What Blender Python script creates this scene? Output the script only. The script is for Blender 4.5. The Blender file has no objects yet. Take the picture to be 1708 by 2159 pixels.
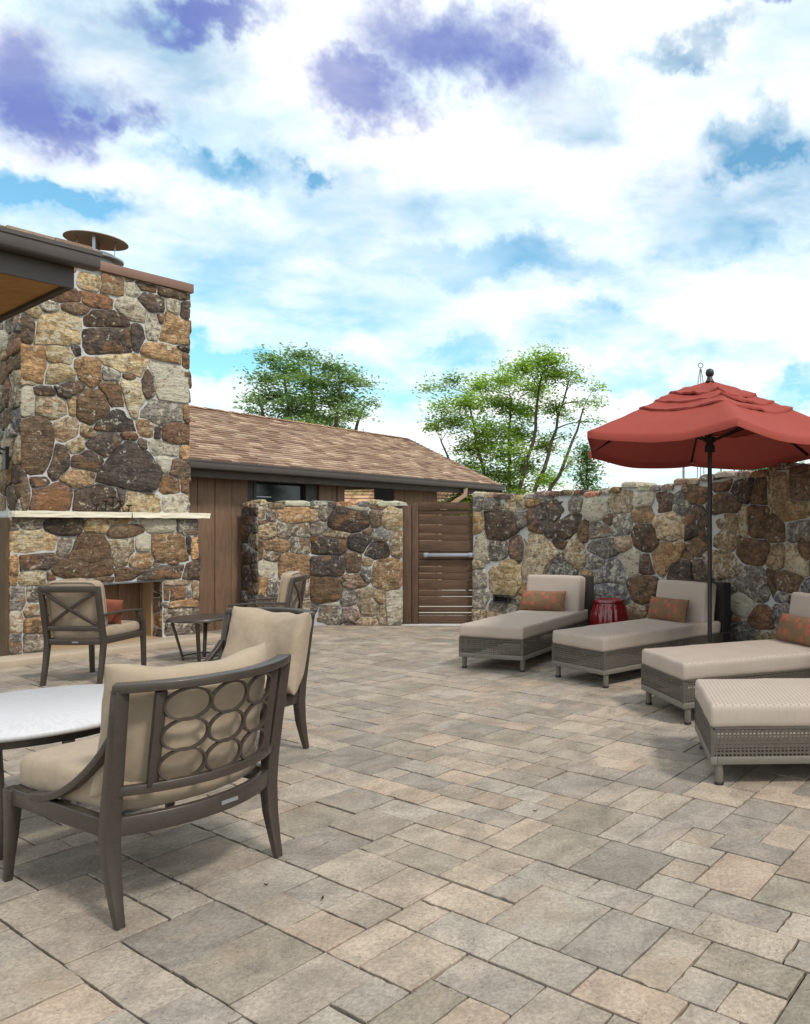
import bpy, bmesh, math, random
import numpy as np
from mathutils import Vector, Matrix, noise as mnoise

R_ = math.radians
V = Vector
random.seed(7)
scn = bpy.context.scene

# ------------------------------------------------------------------ camera, sky, sun, exposure
FPX, CX, HY, CAMH, IW, IH = 1560.0, 1330.0, 1107.0, 1.5, 1708.0, 2158.0     # lens measured on the photograph
cam_d = bpy.data.cameras.new('camera')
cam = bpy.data.objects.new('camera', cam_d)
scn.collection.objects.link(cam)
cam.location = (0, 0, CAMH)
cam.rotation_euler = (R_(90), 0, 0)
cam_d.sensor_fit = 'AUTO'
cam_d.sensor_width = 36.0
cam_d.lens = 36.0 * FPX / IH
cam_d.shift_x = -(CX - IW / 2) / IH
cam_d.shift_y = (HY - IH / 2) / IH
cam_d.clip_start = 0.05
cam_d.clip_end = 4000
scn.camera = cam
scn.view_settings.view_transform = 'Standard'
scn.view_settings.look = 'None'
scn.view_settings.exposure = 0.22
scn.view_settings.gamma = 1.0
scn.cycles.max_bounces = 5
scn.cycles.diffuse_bounces = 3
scn.cycles.glossy_bounces = 2
scn.cycles.transmission_bounces = 3

SUN_DIR = V((0.62, -0.50, 0.95)).normalized()          # towards the sun
sun_d = bpy.data.lights.new('sun', 'SUN')
sun_d.energy = 2.0
sun_d.angle = R_(8)
sun_d.color = (1.0, 0.95, 0.87)
sun = bpy.data.objects.new('sun', sun_d)
scn.collection.objects.link(sun)
sun.rotation_euler = SUN_DIR.to_track_quat('Z', 'Y').to_euler()
sun.location = (6, -6, 12)


def pdir(x, y):
    return V(((x - CX) / FPX, 1.0, (HY - y) / FPX)).normalized()


def build_world():
    w = bpy.data.worlds.new('World')
    scn.world = w
    w.use_nodes = True
    nt = w.node_tree
    nt.nodes.clear()
    N = nt.nodes.new
    L = nt.links.new

    def math_(op, a, b=None, c=None, clamp=False):
        n = N('ShaderNodeMath'); n.operation = op; n.use_clamp = clamp
        for i, v in enumerate((a, b, c)):
            if v is None: continue
            if isinstance(v, (int, float)): n.inputs[i].default_value = v
            else: L(v, n.inputs[i])
        return n.outputs[0]

    def vmath(op, a, b=None):
        n = N('ShaderNodeVectorMath'); n.operation = op
        for i, v in enumerate((a, b)):
            if v is None: continue
            if isinstance(v, (tuple, Vector)): n.inputs[i].default_value = tuple(v)
            else: L(v, n.inputs[i])
        return n

    def ramp(fac, lo, hi):
        n = N('ShaderNodeMapRange'); n.interpolation_type = 'SMOOTHSTEP'
        L(fac, n.inputs[0]); n.inputs[1].default_value = lo; n.inputs[2].default_value = hi
        return n.outputs[0]

    def mix(fac, a, b):
        n = N('ShaderNodeMix'); n.data_type = 'RGBA'
        if isinstance(fac, (int, float)): n.inputs[0].default_value = fac
        else: L(fac, n.inputs[0])
        for i, v in ((6, a), (7, b)):
            if isinstance(v, tuple): n.inputs[i].default_value = v + (1,)
            else: L(v, n.inputs[i])
        return n.outputs[2]

    out = N('ShaderNodeOutputWorld')
    bg = N('ShaderNodeBackground')
    sky = N('ShaderNodeTexSky'); sky.sky_type = 'NISHITA'; sky.sun_disc = False
    sky.sun_elevation = math.asin(SUN_DIR.z)
    sky.sun_rotation = math.atan2(SUN_DIR.x, SUN_DIR.y)
    sky.air_density = 1.0; sky.dust_density = 0.6; sky.ozone_density = 1.2
    tc = N('ShaderNodeTexCoord')
    d = tc.outputs['Generated']
    sep = N('ShaderNodeSeparateXYZ'); L(d, sep.inputs[0])
    # cloud deck seen as a flat layer overhead
    zz = math_('ADD', math_('MAXIMUM', sep.outputs[2], 0.0), 0.22)
    comb = N('ShaderNodeCombineXYZ')
    L(math_('DIVIDE', sep.outputs[0], zz), comb.inputs[0])
    L(math_('DIVIDE', sep.outputs[1], zz), comb.inputs[1])
    comb.inputs[2].default_value = 3.7
    stk = N('ShaderNodeMapping'); L(comb.outputs[0], stk.inputs[0]); stk.inputs['Rotation'].default_value = (0, 0, .9); stk.inputs['Scale'].default_value = (1.0, 1.5, 1.0)

    def noise(vec, scale, detail=8, rough=0.55, dist=0.0):
        n = N('ShaderNodeTexNoise'); L(vec, n.inputs['Vector'])
        n.inputs['Scale'].default_value = scale; n.inputs['Detail'].default_value = detail
        n.inputs['Roughness'].default_value = rough; n.inputs['Distortion'].default_value = dist
        return n
    n1 = noise(comb.outputs[0], 1.5, 4, 0.58, 0.0)
    n2 = noise(stk.outputs[0], 2.7, 5, 0.58, 0.0)
    nw = noise(d, 4.5, 2, 0.55, 0.0)
    nw2 = noise(d, 17.0, 4, 0.66, 0.0)
    warp = vmath('ADD', vmath('MULTIPLY', vmath('SUBTRACT', nw.outputs['Color'], (0.5, 0.5, 0.5)).outputs[0], (0.20, 0.20, 0.14)).outputs[0],
                 vmath('MULTIPLY', vmath('SUBTRACT', nw2.outputs['Color'], (0.5, 0.5, 0.5)).outputs[0], (0.11, 0.11, 0.10)).outputs[0]).outputs[0]
    dw = vmath('ADD', d, warp).outputs[0]

    def blob(px, py, rx, ry, soft=0.75):
        c = pdir(px, py); sc = V((1 / rx, 1 / max(rx, ry), 1 / ry))
        n = N('ShaderNodeVectorMath'); n.operation = 'MULTIPLY_ADD'
        L(dw, n.inputs[0]); n.inputs[1].default_value = tuple(sc); n.inputs[2].default_value = (-c.x * sc.x, -c.y * sc.y, -c.z * sc.z)
        return vmath('LENGTH', n.outputs[0]).outputs['Value']

    def union(lst, soft=.75):
        r = lst[0]
        for b in lst[1:]: r = math_('MINIMUM', r, b)
        n = N('ShaderNodeMapRange'); n.interpolation_type = 'SMOOTHSTEP'
        L(r, n.inputs[0]); n.inputs[1].default_value = 1.0 + soft * .55; n.inputs[2].default_value = 1.0 - soft * .75
        return n.outputs[0]
    cyan = union([blob(180, 430, .22, .035), blob(720, 450, .12, .06), blob(540, 610, .26, .06), blob(1560, 420, .15, .06),
                  blob(1000, 570, .20, .03), blob(480, 700, .11, .04), blob(250, 60, .10, .08), blob(1190, 230, .08, .05), blob(700, 790, .25, .03), blob(1300, 700, .12, .03)])
    blue = union([blob(1460, 105, .065, .018, .6), blob(1600, 300, .055, .032, .6), blob(390, 345, .075, .020, .7), blob(665, 380, .035, .018, .6),
                  blob(960, 735, .075, .024, .8), blob(1400, 795, .11, .026, .8), blob(1640, 790, .08, .022, .8), blob(450, 765, .09, .016, .8), blob(40, 390, .08, .018, .9)])
    dark = union([blob(960, 100, .10, .042, .7), blob(800, 205, .060, .034, .7), blob(1060, 50, .07, .030, .7), blob(20, 110, .050, .066, .8), blob(70, 205, .04, .025, .8), blob(205, 205, .034, .024, .8),
                  blob(1640, 0, .07, .014, .8), blob(420, 10, .08, .016, .9)])
    cover = ramp(n1.outputs['Fac'], 0.30, 0.56)
    wisps = ramp(n2.outputs['Fac'], 0.30, 0.70)
    cover = math_('MAXIMUM', cover, math_('ADD', 0.66, math_('MULTIPLY', wisps, 0.34)))
    cover = math_('SUBTRACT', cover, math_('MULTIPLY', cyan, math_('SUBTRACT', 0.60, math_('MULTIPLY', wisps, 0.30))), clamp=True)
    cover = math_('SUBTRACT', cover, math_('MULTIPLY', blue, math_('SUBTRACT', 0.80, math_('MULTIPLY', wisps, 0.35))), clamp=True)
    skyc = vmath('MULTIPLY', sky.outputs[0], (0.120, 0.185, 0.175)).outputs[0]
    cloud = mix(wisps, (0.80, 0.97, 1.03), (1.10, 1.09, 1.08))
    c1 = mix(cover, skyc, cloud)
    dk = math_('MULTIPLY', dark, math_('SUBTRACT', 1.0, math_('MULTIPLY', wisps, 0.25)))
    c2 = mix(math_('MULTIPLY', dk, 0.95), c1, (0.150, 0.195, 0.53))
    L(c2, bg.inputs[0])
    bg.inputs[1].default_value = 1.0
    w.cycles.sampling_method = 'MANUAL'
    w.cycles.sample_map_resolution = 256
    L(bg.outputs[0], out.inputs[0])


build_world()

# ------------------------------------------------------------------ helpers
COL = scn.collection


def lin(r, g, b):
    f = lambda c: (c / 255) / 12.92 if c / 255 <= 0.04045 else (((c / 255) + 0.055) / 1.055) ** 2.4
    return (f(r), f(g), f(b))


def tag(o, label=None, cat=None, group=None, kind=None):
    if label: o['label'] = label
    if cat: o['category'] = cat
    if group: o['group'] = group
    if kind: o['kind'] = kind
    return o


def empty(name, loc, rz=0.0):
    o = bpy.data.objects.new(name, None)
    o.empty_display_size = 0.1
    COL.objects.link(o)
    o.location = loc
    o.rotation_euler = (0, 0, rz)
    return o


class MB:
    def __init__(s):
        s.v = []; s.f = []; s.c = []; s.cur = None

    def col(s, c):
        s.cur = c; return s

    def add(s, vs, fs):
        b = len(s.v)
        s.v += [tuple(p) for p in vs]
        for f in fs:
            s.f.append(tuple(i + b for i in f)); s.c.append(s.cur)
        return s

    def box(s, c, size, m=None):
        hx, hy, hz = size[0] / 2, size[1] / 2, size[2] / 2
        vs = [V((x, y, z)) for z in (-hz, hz) for y in (-hy, hy) for x in (-hx, hx)]
        if m is not None: vs = [m @ p for p in vs]
        vs = [p + V(c) for p in vs]
        return s.add(vs, [(0, 2, 3, 1), (4, 5, 7, 6), (0, 1, 5, 4), (2, 6, 7, 3), (0, 4, 6, 2), (1, 3, 7, 5)])

    def prism(s, poly, d0, d1):
        """poly: list of 3D points (planar, any order ccw), extruded from offset d0 to d1 (vectors)"""
        n = len(poly)
        vs = [V(p) + V(d0) for p in poly] + [V(p) + V(d1) for p in poly]
        fs = [tuple(range(n - 1, -1, -1)), tuple(range(n, 2 * n))]
        fs += [(i, (i + 1) % n, n + (i + 1) % n, n + i) for i in range(n)]
        return s.add(vs, fs)

    def sweep(s, pts, sizes, side, close=False):
        """rectangular bar along pts; sizes (a across 'side', b other); one or per point"""
        pts = [V(p) for p in pts]
        n = len(pts)
        if not isinstance(sizes, list): sizes = [sizes] * n
        vs = []; fs = []
        sd = side
        for i, p in enumerate(pts):
            a = pts[(i - 1) % n] if (close or i > 0) else pts[i]
            b = pts[(i + 1) % n] if (close or i < n - 1) else pts[i]
            t = (b - a).normalized()
            s0 = V(sd) - t * V(sd).dot(t)
            s0.normalize()
            u = t.cross(s0)
            ha, hb = sizes[i][0] / 2, sizes[i][1] / 2
            vs += [p - s0 * ha - u * hb, p + s0 * ha - u * hb, p + s0 * ha + u * hb, p - s0 * ha + u * hb]
        m = n if close else n - 1
        for i in range(m):
            j = (i + 1) % n
            for k in range(4):
                l = (k + 1) % 4
                fs.append((i * 4 + k, i * 4 + l, j * 4 + l, j * 4 + k))
        if not close:
            fs.append((3, 2, 1, 0)); e = (n - 1) * 4; fs.append((e, e + 1, e + 2, e + 3))
        return s.add(vs, fs)

    def tube(s, pts, r, n=8, close=False):
        pts = [V(p) for p in pts]
        m = len(pts)
        rs = r if isinstance(r, list) else [r] * m
        vs = []; fs = []
        up = None
        for i, p in enumerate(pts):
            a = pts[(i - 1) % m] if (close or i > 0) else pts[i]
            b = pts[(i + 1) % m] if (close or i < m - 1) else pts[i]
            t = (b - a).normalized()
            if up is None:
                up = V((0, 0, 1)) if abs(t.z) < 0.9 else V((1, 0, 0))
            up = (up - t * up.dot(t)).normalized()
            w = t.cross(up)
            for k in range(n):
                an = 2 * math.pi * k / n
                vs.append(p + (up * math.cos(an) + w * math.sin(an)) * rs[i])
        mm = m if close else m - 1
        for i in range(mm):
            j = (i + 1) % m
            for k in range(n):
                l = (k + 1) % n
                fs.append((i * n + k, j * n + k, j * n + l, i * n + l))
        if not close:
            fs.append(tuple(range(n))); fs.append(tuple((m - 1) * n + k for k in range(n - 1, -1, -1)))
        return s.add(vs, fs)

    def lathe(s, prof, c=(0, 0, 0), n=32, rfun=None):
        vs = []; fs = []
        m = len(prof)
        for (r, z) in prof:
            for k in range(n):
                a = 2 * math.pi * k / n
                rr = r * (rfun(a, z) if rfun else 1)
                vs.append(V(c) + V((rr * math.cos(a), rr * math.sin(a), z)))
        for i in range(m - 1):
            for k in range(n):
                l = (k + 1) % n
                fs.append((i * n + k, i * n + l, (i + 1) * n + l, (i + 1) * n + k))
        fs.append(tuple(range(n - 1, -1, -1))); fs.append(tuple((m - 1) * n + k for k in range(n)))
        return s.add(vs, fs)

    def build(s, name, mat, parent=None, org=None, smooth=False, bevel=0.0, seg=2, angle=35):
        org = V(org) if org is not None else V((0, 0, 0))
        me = bpy.data.meshes.new(name)
        me.from_pydata([tuple(V(p) - org) for p in s.v], [], s.f)
        if mat is not None: me.materials.append(mat)
        if any(c is not None for c in s.c):
            at = me.color_attributes.new('col', 'FLOAT_COLOR', 'CORNER')
            buf = []
            for f, c in zip(s.f, s.c):
                c4 = tuple(c) if len(c) == 4 else tuple(c) + (0.0,)
                buf += list(c4) * len(f)
            at.data.foreach_set('color', buf)
        if bevel > 0:
            bm = bmesh.new(); bm.from_mesh(me)
            bmesh.ops.recalc_face_normals(bm, faces=bm.faces)
            es = [e for e in bm.edges if len(e.link_faces) == 2 and e.calc_face_angle(0) > R_(angle)]
            bmesh.ops.bevel(bm, geom=es, offset=bevel, offset_type='OFFSET', segments=seg, profile=0.5, affect='EDGES', clamp_overlap=True)
            bm.to_mesh(me); bm.free()
        if smooth or bevel > 0:
            me.polygons.foreach_set('use_smooth', [True] * len(me.polygons))
            if not smooth == 'all':
                me.set_sharp_from_angle(angle=R_(50 if bevel else 60))
        me.update()
        o = bpy.data.objects.new(name, me)
        COL.objects.link(o)
        if parent is not None:
            o.parent = parent
            ploc = V((0, 0, 0))
            if org.length > 0: ploc = V(parent.location)
            o.location = org - ploc if org.length > 0 else (0, 0, 0)
        else:
            o.location = org
        return o


def fbm(p, sc, seed=0.0, octv=3):
    return mnoise.fractal(V(p) * sc + V((seed * 3.1, seed * 1.7, seed * 2.3)), 0.6, 2.1, octv)


def rounded_box(mb, c, size, r, n=(10, 10, 4), crown=0.0, wob=0.0, seed=0.0, taper=None):
    """soft cushion: rounded box on a grid, crowned top and bottom"""
    hx, hy, hz = size[0] / 2, size[1] / 2, size[2] / 2
    bm = bmesh.new()
    nx, ny, nz = n
    idx = {}
    vs = []; fs = []

    def vid(i, j, k):
        key = (i, j, k)
        if key not in idx:
            idx[key] = len(vs)

            def g(t, m, h):       # denser samples at the rounded edge
                t = t / m * 2 - 1
                return h * math.copysign(1 - (1 - abs(t)) ** 1.6, t)
            p = V((g(i, nx, hx), g(j, ny, hy), g(k, nz, hz)))
            q = V((max(-hx + r, min(hx - r, p.x)), max(-hy + r, min(hy - r, p.y)), max(-hz + r, min(hz - r, p.z))))
            dl = p - q
            if dl.length > 1e-9:
                p = q + dl.normalized() * r
            fx = max(0, 1 - (p.x / hx) ** 2); fy = max(0, 1 - (p.y / hy) ** 2)
            p.z += math.copysign(crown * (fx * fy) ** 0.5, p.z) * min(1, abs(p.z) / hz)
            if wob:
                nn = V((fbm(p, 5, seed), fbm(p, 5, seed + 9), fbm(p, 6, seed + 5)))
                p += nn * wob
            vs.append(p + V(c))
        return idx[key]
    for i in range(nx):
        for j in range(ny):
            fs.append((vid(i, j, 0), vid(i, j + 1, 0), vid(i + 1, j + 1, 0), vid(i + 1, j, 0)))
            fs.append((vid(i, j, nz), vid(i + 1, j, nz), vid(i + 1, j + 1, nz), vid(i, j + 1, nz)))
    for i in range(nx):
        for k in range(nz):
            fs.append((vid(i, 0, k), vid(i + 1, 0, k), vid(i + 1, 0, k + 1), vid(i, 0, k + 1)))
            fs.append((vid(i, ny, k), vid(i, ny, k + 1), vid(i + 1, ny, k + 1), vid(i + 1, ny, k)))
    for j in range(ny):
        for k in range(nz):
            fs.append((vid(0, j, k), vid(0, j, k + 1), vid(0, j + 1, k + 1), vid(0, j + 1, k)))
            fs.append((vid(nx, j, k), vid(nx, j + 1, k), vid(nx, j + 1, k + 1), vid(nx, j, k + 1)))
    bm.free()
    return mb.add(vs, fs)


def pillow(mb, w, h, t, M, n=16, pinch=0.06, wob=0.006, seed=0.0, pw=2.6):
    """knife-edge pillow in its own frame: x width, z height, y thickness"""
    vs = []; fs = []

    def pt(i, j, sgn):
        u = math.sin((i / n - .5) * math.pi); v = math.sin((j / n - .5) * math.pi)
        x = u * w / 2 * (1 - pinch * (1 - v * v)); z = v * h / 2 * (1 - pinch * (1 - u * u))
        k = (max(0, 1 - abs(u) ** pw) * max(0, 1 - abs(v) ** pw)) ** 0.5
        y = sgn * t / 2 * k
        p = V((x, y, z))
        p.y += sgn * fbm(p, 9, seed) * wob * k * 1.3
        p.y += fbm(p, 3.5, seed + 4) * wob * 1.5
        return M @ p
    for sgn in (1, -1):
        b = len(vs)
        for i in range(n + 1):
            for j in range(n + 1):
                vs.append(pt(i, j, sgn))
        for i in range(n):
            for j in range(n):
                q = (b + i * (n + 1) + j, b + (i + 1) * (n + 1) + j, b + (i + 1) * (n + 1) + j + 1, b + i * (n + 1) + j + 1)
                fs.append(q if sgn < 0 else q[::-1])
    return mb.add(vs, fs)


# ------------------------------------------------------------------ materials
class Mat:
    def __init__(s, name, rough=0.6, metal=0.0, spec=0.5):
        s.m = bpy.data.materials.new(name)
        s.m.use_nodes = True
        s.nt = s.m.node_tree
        s.bsdf = s.nt.nodes['Principled BSDF']
        s.bsdf.inputs['Roughness'].default_value = rough
        s.bsdf.inputs['Metallic'].default_value = metal
        s.bsdf.inputs['Specular IOR Level'].default_value = spec
        s.tc = s.nt.nodes.new('ShaderNodeTexCoord')

    def N(s, t): return s.nt.nodes.new(t)
    def L(s, a, b): s.nt.links.new(a, b)

    def coord(s, kind='Object', scale=None, rot=None):
        o = s.tc.outputs[kind]
        if scale or rot:
            m = s.N('ShaderNodeMapping'); s.L(o, m.inputs[0])
            if scale: m.inputs['Scale'].default_value = scale
            if rot: m.inputs['Rotation'].default_value = rot
            o = m.outputs[0]
        return o

    def world(s):
        g = s.N('ShaderNodeNewGeometry')
        return g.outputs['Position']

    def noise(s, vec, scale, detail=5, rough=0.55, dist=0.0, out='Fac'):
        n = s.N('ShaderNodeTexNoise'); s.L(vec, n.inputs['Vector'])
        n.inputs['Scale'].default_value = scale; n.inputs['Detail'].default_value = detail
        n.inputs['Roughness'].default_value = rough; n.inputs['Distortion'].default_value = dist
        return n.outputs[out]

    def voronoi(s, vec, scale, feature='F1', out='Distance'):
        n = s.N('ShaderNodeTexVoronoi'); n.feature = feature; s.L(vec, n.inputs['Vector']); n.inputs['Scale'].default_value = scale
        return n.outputs[out]

    def rng(s, fac, a, b, c=0.0, d=1.0, smooth=True):
        n = s.N('ShaderNodeMapRange')
        if smooth: n.interpolation_type = 'SMOOTHSTEP'
        s.L(fac, n.inputs[0])
        for i, v in enumerate((a, b, c, d)): n.inputs[i + 1].default_value = v
        return n.outputs[0]

    def math(s, op, a, b=None, clamp=False):
        n = s.N('ShaderNodeMath'); n.operation = op; n.use_clamp = clamp
        for i, v in enumerate((a, b)):
            if v is None: continue
            if isinstance(v, (int, float)): n.inputs[i].default_value = v
            else: s.L(v, n.inputs[i])
        return n.outputs[0]

    def mix(s, fac, a, b, mode='MIX'):
        n = s.N('ShaderNodeMix'); n.data_type = 'RGBA'; n.blend_type = mode
        if isinstance(fac, (int, float)): n.inputs[0].default_value = fac
        else: s.L(fac, n.inputs[0])
        for i, v in ((6, a), (7, b)):
            if isinstance(v, tuple): n.inputs[i].default_value = v[:3] + (1,)
            else: s.L(v, n.inputs[i])
        return n.outputs[2]

    def scale_col(s, c, fac):
        n = s.N('ShaderNodeVectorMath'); n.operation = 'SCALE'
        s.L(c, n.inputs[0]); s.L(fac, n.inputs['Scale'])
        return n.outputs[0]

    def attr(s, name='col'):
        n = s.N('ShaderNodeAttribute'); n.attribute_name = name
        return n.outputs['Color'], n.outputs['Alpha']

    def color(s, c):
        if isinstance(c, tuple): s.bsdf.inputs['Base Color'].default_value = c[:3] + (1,)
        else: s.L(c, s.bsdf.inputs['Base Color'])
        return s

    def bump(s, h, strength=0.4, dist=0.01):
        n = s.N('ShaderNodeBump'); s.L(h, n.inputs['Height'])
        n.inputs['Strength'].default_value = strength; n.inputs['Distance'].default_value = dist
        s.L(n.outputs[0], s.bsdf.inputs['Normal'])
        return s

    def rough(s, f):
        s.L(f, s.bsdf.inputs['Roughness']); return s


M = {}


def make_materials():
    # field stone: colour of each stone from its own attribute, lichen amount in the alpha
    m = Mat('field_stone', 0.85, spec=0.3)
    c, a = m.attr()
    oi = m.N('ShaderNodeObjectInfo')
    off = m.N('ShaderNodeVectorMath'); off.operation = 'ADD'; m.L(m.world(), off.inputs[0])
    cb = m.N('ShaderNodeCombineXYZ')
    for k in range(3): m.L(m.math('MULTIPLY', oi.outputs['Random'], (37.0, 91.0, 53.0)[k]), cb.inputs[k])
    m.L(cb.outputs[0], off.inputs[1])
    w = off.outputs[0]
    rn = oi.outputs['Random']
    r2 = m.math('FRACT', m.math('MULTIPLY', rn, 17.3)); r3 = m.math('FRACT', m.math('MULTIPLY', rn, 41.7))
    mp = m.N('ShaderNodeMapping'); m.L(w, mp.inputs[0]); mp.inputs['Scale'].default_value = (1, 1, 2.6); m.L(m.math('MULTIPLY', r2, 1.2), mp.inputs['Rotation'])
    band = m.noise(mp.outputs[0], 6, 4, .62, .8)
    n2 = m.noise(w, 27, 4, .74)
    base = m.scale_col(c, m.rng(band, .30, .70, .60, 1.40))
    base = m.scale_col(base, m.rng(n2, .30, .70, .54, 1.42))
    rust = m.math('MULTIPLY', m.rng(m.noise(w, 4.5, 3, .6, .8), .50, .62), m.math('MULTIPLY', r2, .62))
    base = m.mix(rust, base, lin(160, 114, 74))
    dk = m.math('MULTIPLY', m.rng(m.noise(w, 9, 5, .72, .5), .54, .61), m.math('ADD', m.math('MULTIPLY', r3, .55), .15))
    base = m.mix(dk, base, lin(54, 47, 42))
    li = m.math('ADD', m.noise(w, 13, 5, .74, .5), m.math('MULTIPLY', a, .24))
    base = m.mix(m.math('MULTIPLY', m.rng(li, .635, .685), .85), base, lin(202, 194, 174))
    m.color(base)
    h = m.math('ADD', m.noise(mp.outputs[0], 9, 5, .7), m.math('MULTIPLY', n2, .4))
    m.bump(h, 1.0, .045)
    M['stone'] = m.m
    m = Mat('mortar', 0.92, spec=.2)
    w = m.world()
    m.color(m.mix(m.noise(w, 18, 6, .65), lin(172, 171, 170), lin(212, 211, 209)))
    m.bump(m.noise(w, 70, 6, .7), .6, .01)
    M['mortar'] = m.m
    # paver
    m = Mat('paver_stone', 0.8, spec=.35)
    c, a = m.attr()
    w = m.world()
    k = m.rng(m.noise(w, 4.5, 5, .68, .6), .28, .72, .74, 1.20)
    base = m.scale_col(c, k)
    base = m.scale_col(base, m.rng(m.noise(w, 62, 4, .82), .30, .70, .73, 1.23))
    warm = m.rng(m.noise(w, 3.3, 3, .6, .8), .52, .70)
    base = m.mix(m.math('MULTIPLY', warm, .20), base, lin(182, 150, 122))
    vein = m.rng(m.math('ABSOLUTE', m.math('SUBTRACT', m.noise(w, 4.5, 5, .62, 1.6), .5)), .0, .012, 1, 0)
    vein = m.math('MULTIPLY', vein, m.rng(m.noise(w, 2.1, 2, .5), .52, .64))
    base = m.mix(m.math('MULTIPLY', vein, .55), base, lin(84, 76, 68))
    stain = m.rng(m.noise(w, .9, 5, .66, .5), .50, .66)
    base = m.mix(m.math('MULTIPLY', stain, .20), base, lin(112, 102, 92))
    pits = m.math('MULTIPLY', m.rng(m.voronoi(w, 62), .12, .26, 1, 0), m.rng(m.noise(w, 11, 3, .65), .47, .60))
    base = m.mix(m.math('MULTIPLY', pits, .70), base, lin(80, 68, 58))
    m.color(base)
    m.bump(m.noise(w, 38, 5, .75), .42, .012)
    M['paver'] = m.m
    m = Mat('joint_sand', 0.95, spec=.1)
    m.color(m.mix(m.noise(m.world(), 9, 5, .6), lin(30, 25, 21), lin(52, 44, 37))); m.bump(m.noise(m.world(), 120, 4), .5, .01)
    M['sand'] = m.m
    m = Mat('dry_leaf', .9, spec=.2); m.color(m.mix(m.noise(m.world(), 200, 3), lin(48, 36, 28), lin(84, 62, 44))); M['litter'] = m.m
    m = Mat('path_concrete', .9, spec=.2); m.color(m.mix(m.noise(m.world(), 4, 6, .6), lin(186, 180, 172), lin(206, 200, 192))); M['pathc'] = m.m
    m = Mat('ground_earth', 0.95, spec=.1)
    w = m.world()
    m.color(m.mix(m.rng(m.noise(w, .35, 7, .6), .4, .6), lin(128, 118, 84), lin(86, 100, 58))); m.bump(m.noise(w, 30, 5), .5, .03)
    M['ground'] = m.m
    # dark bronze metal
    m = Mat('bronze_metal', 0.42, 0.35, .5)
    w = m.world()
    m.color(m.mix(m.noise(w, 30, 5, .6), lin(68, 60, 55), lin(84, 76, 69))); m.rough(m.rng(m.noise(w, 45, 4, .6), .3, .7, .27, .42))
    M['bronze'] = m.m
    m = Mat('dark_metal', 0.4, 0.3)
    m.color(m.mix(m.noise(m.world(), 25, 4), lin(42, 40, 42), lin(58, 54, 54)))
    M['dark'] = m.m
    m = Mat('black_metal', 0.45, 0.2); m.color(m.mix(m.noise(m.world(), 25, 4), lin(24, 22, 22), lin(36, 33, 32))); M['black'] = m.m
    m = Mat('steel_bar', 0.34, 0.75); m.color(m.mix(m.noise(m.coord('Object', (2, 60, 60)), 8, 4), lin(158, 164, 174), lin(186, 190, 198))); M['steel'] = m.m
    m = Mat('galvanised', 0.45, 0.7); m.color(m.mix(m.noise(m.world(), 18, 4), lin(120, 122, 124), lin(160, 162, 164))); M['galv'] = m.m
    # canvas cushion
    m = Mat('canvas_tan', 0.95, spec=.15)
    o = m.coord('Object')
    wv = m.math('ADD', m.noise(m.coord('Object', (900, 900, 60)), 1, 2), m.noise(m.coord('Object', (60, 60, 900)), 1, 2))
    b = m.mix(m.noise(o, 6, 5, .6), lin(158, 140, 120), lin(178, 159, 138))
    b = m.mix(m.rng(m.noise(o, 22, 4, .6), .3, .75, 0, .35), b, lin(146, 128, 108))
    m.color(b)
    m.bsdf.inputs['Sheen Weight'].default_value = .12
    m.bump(m.math('ADD', wv, m.math('MULTIPLY', m.noise(o, 14, 4, .55), 5)), .28, .006)
    M['canvas'] = m.m
    # lounger cover: rows of small offset dashes
    m = Mat('woven_cover', 0.9, spec=.2)
    o = m.coord('Object')
    sep = m.N('ShaderNodeSeparateXYZ'); m.L(o, sep.inputs[0])
    rowf = m.math('DIVIDE', sep.outputs[1], .024)
    row = m.math('FLOOR', rowf)
    xx_ = m.math('ADD', m.math('DIVIDE', sep.outputs[0], .036), m.math('MULTIPLY', row, .5))
    fx = m.math('FRACT', xx_); fy = m.math('FRACT', rowf)
    inv = m.math('MULTIPLY', m.rng(m.math('ABSOLUTE', m.math('SUBTRACT', fx, .5)), .22, .30, 1, 0), m.rng(m.math('ABSOLUTE', m.math('SUBTRACT', fy, .5)), .14, .26, 1, 0))
    b = m.mix(m.noise(o, 4, 5, .6), lin(174, 159, 147), lin(192, 177, 164))
    b = m.mix(m.rng(m.noise(m.coord('Object', (240, 240, 30)), 1, 2), .35, .7, 0, .16), b, lin(150, 134, 122))
    gn = m.N('ShaderNodeSeparateXYZ'); m.L(m.tc.outputs['Normal'], gn.inputs[0])
    dash = m.math('MULTIPLY', inv, m.rng(gn.outputs[2], .35, .8, .05, .60))
    b = m.mix(dash, b, lin(128, 108, 100))
    m.color(b)
    m.bump(m.math('ADD', m.math('MULTIPLY', dash, -1.0), m.noise(o, 160, 2)), .35, .004)
    M['cover'] = m.m
    # floral lumbar pillow
    m = Mat('floral_fabric', 0.92, spec=.15)
    o = m.coord('Object')
    w2 = m.coord('Object', (1, .35, 1))
    v = m.voronoi(w2, 13)
    fl = m.math('MULTIPLY', m.rng(v, .26, .46, 1, 0), m.rng(m.noise(o, 11, 3), .40, .50))
    b = m.mix(m.noise(o, 14, 4), lin(112, 88, 68), lin(134, 106, 82))
    gr = m.rng(m.noise(o, 20, 4, .6, 1.0), .58, .66)
    b = m.mix(m.math('MULTIPLY', gr, .55), b, lin(122, 112, 60))
    b = m.mix(m.math('MULTIPLY', fl, .8), b, lin(182, 88, 76))
    b = m.mix(m.math('MULTIPLY', m.rng(m.noise(o, 26, 3), .6, .68), .5), b, lin(96, 66, 50))
    m.color(b); m.bump(m.noise(o, 300, 2), .2, .002)
    M['floral'] = m.m
    m = Mat('rust_fabric', 0.92, spec=.15)
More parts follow.
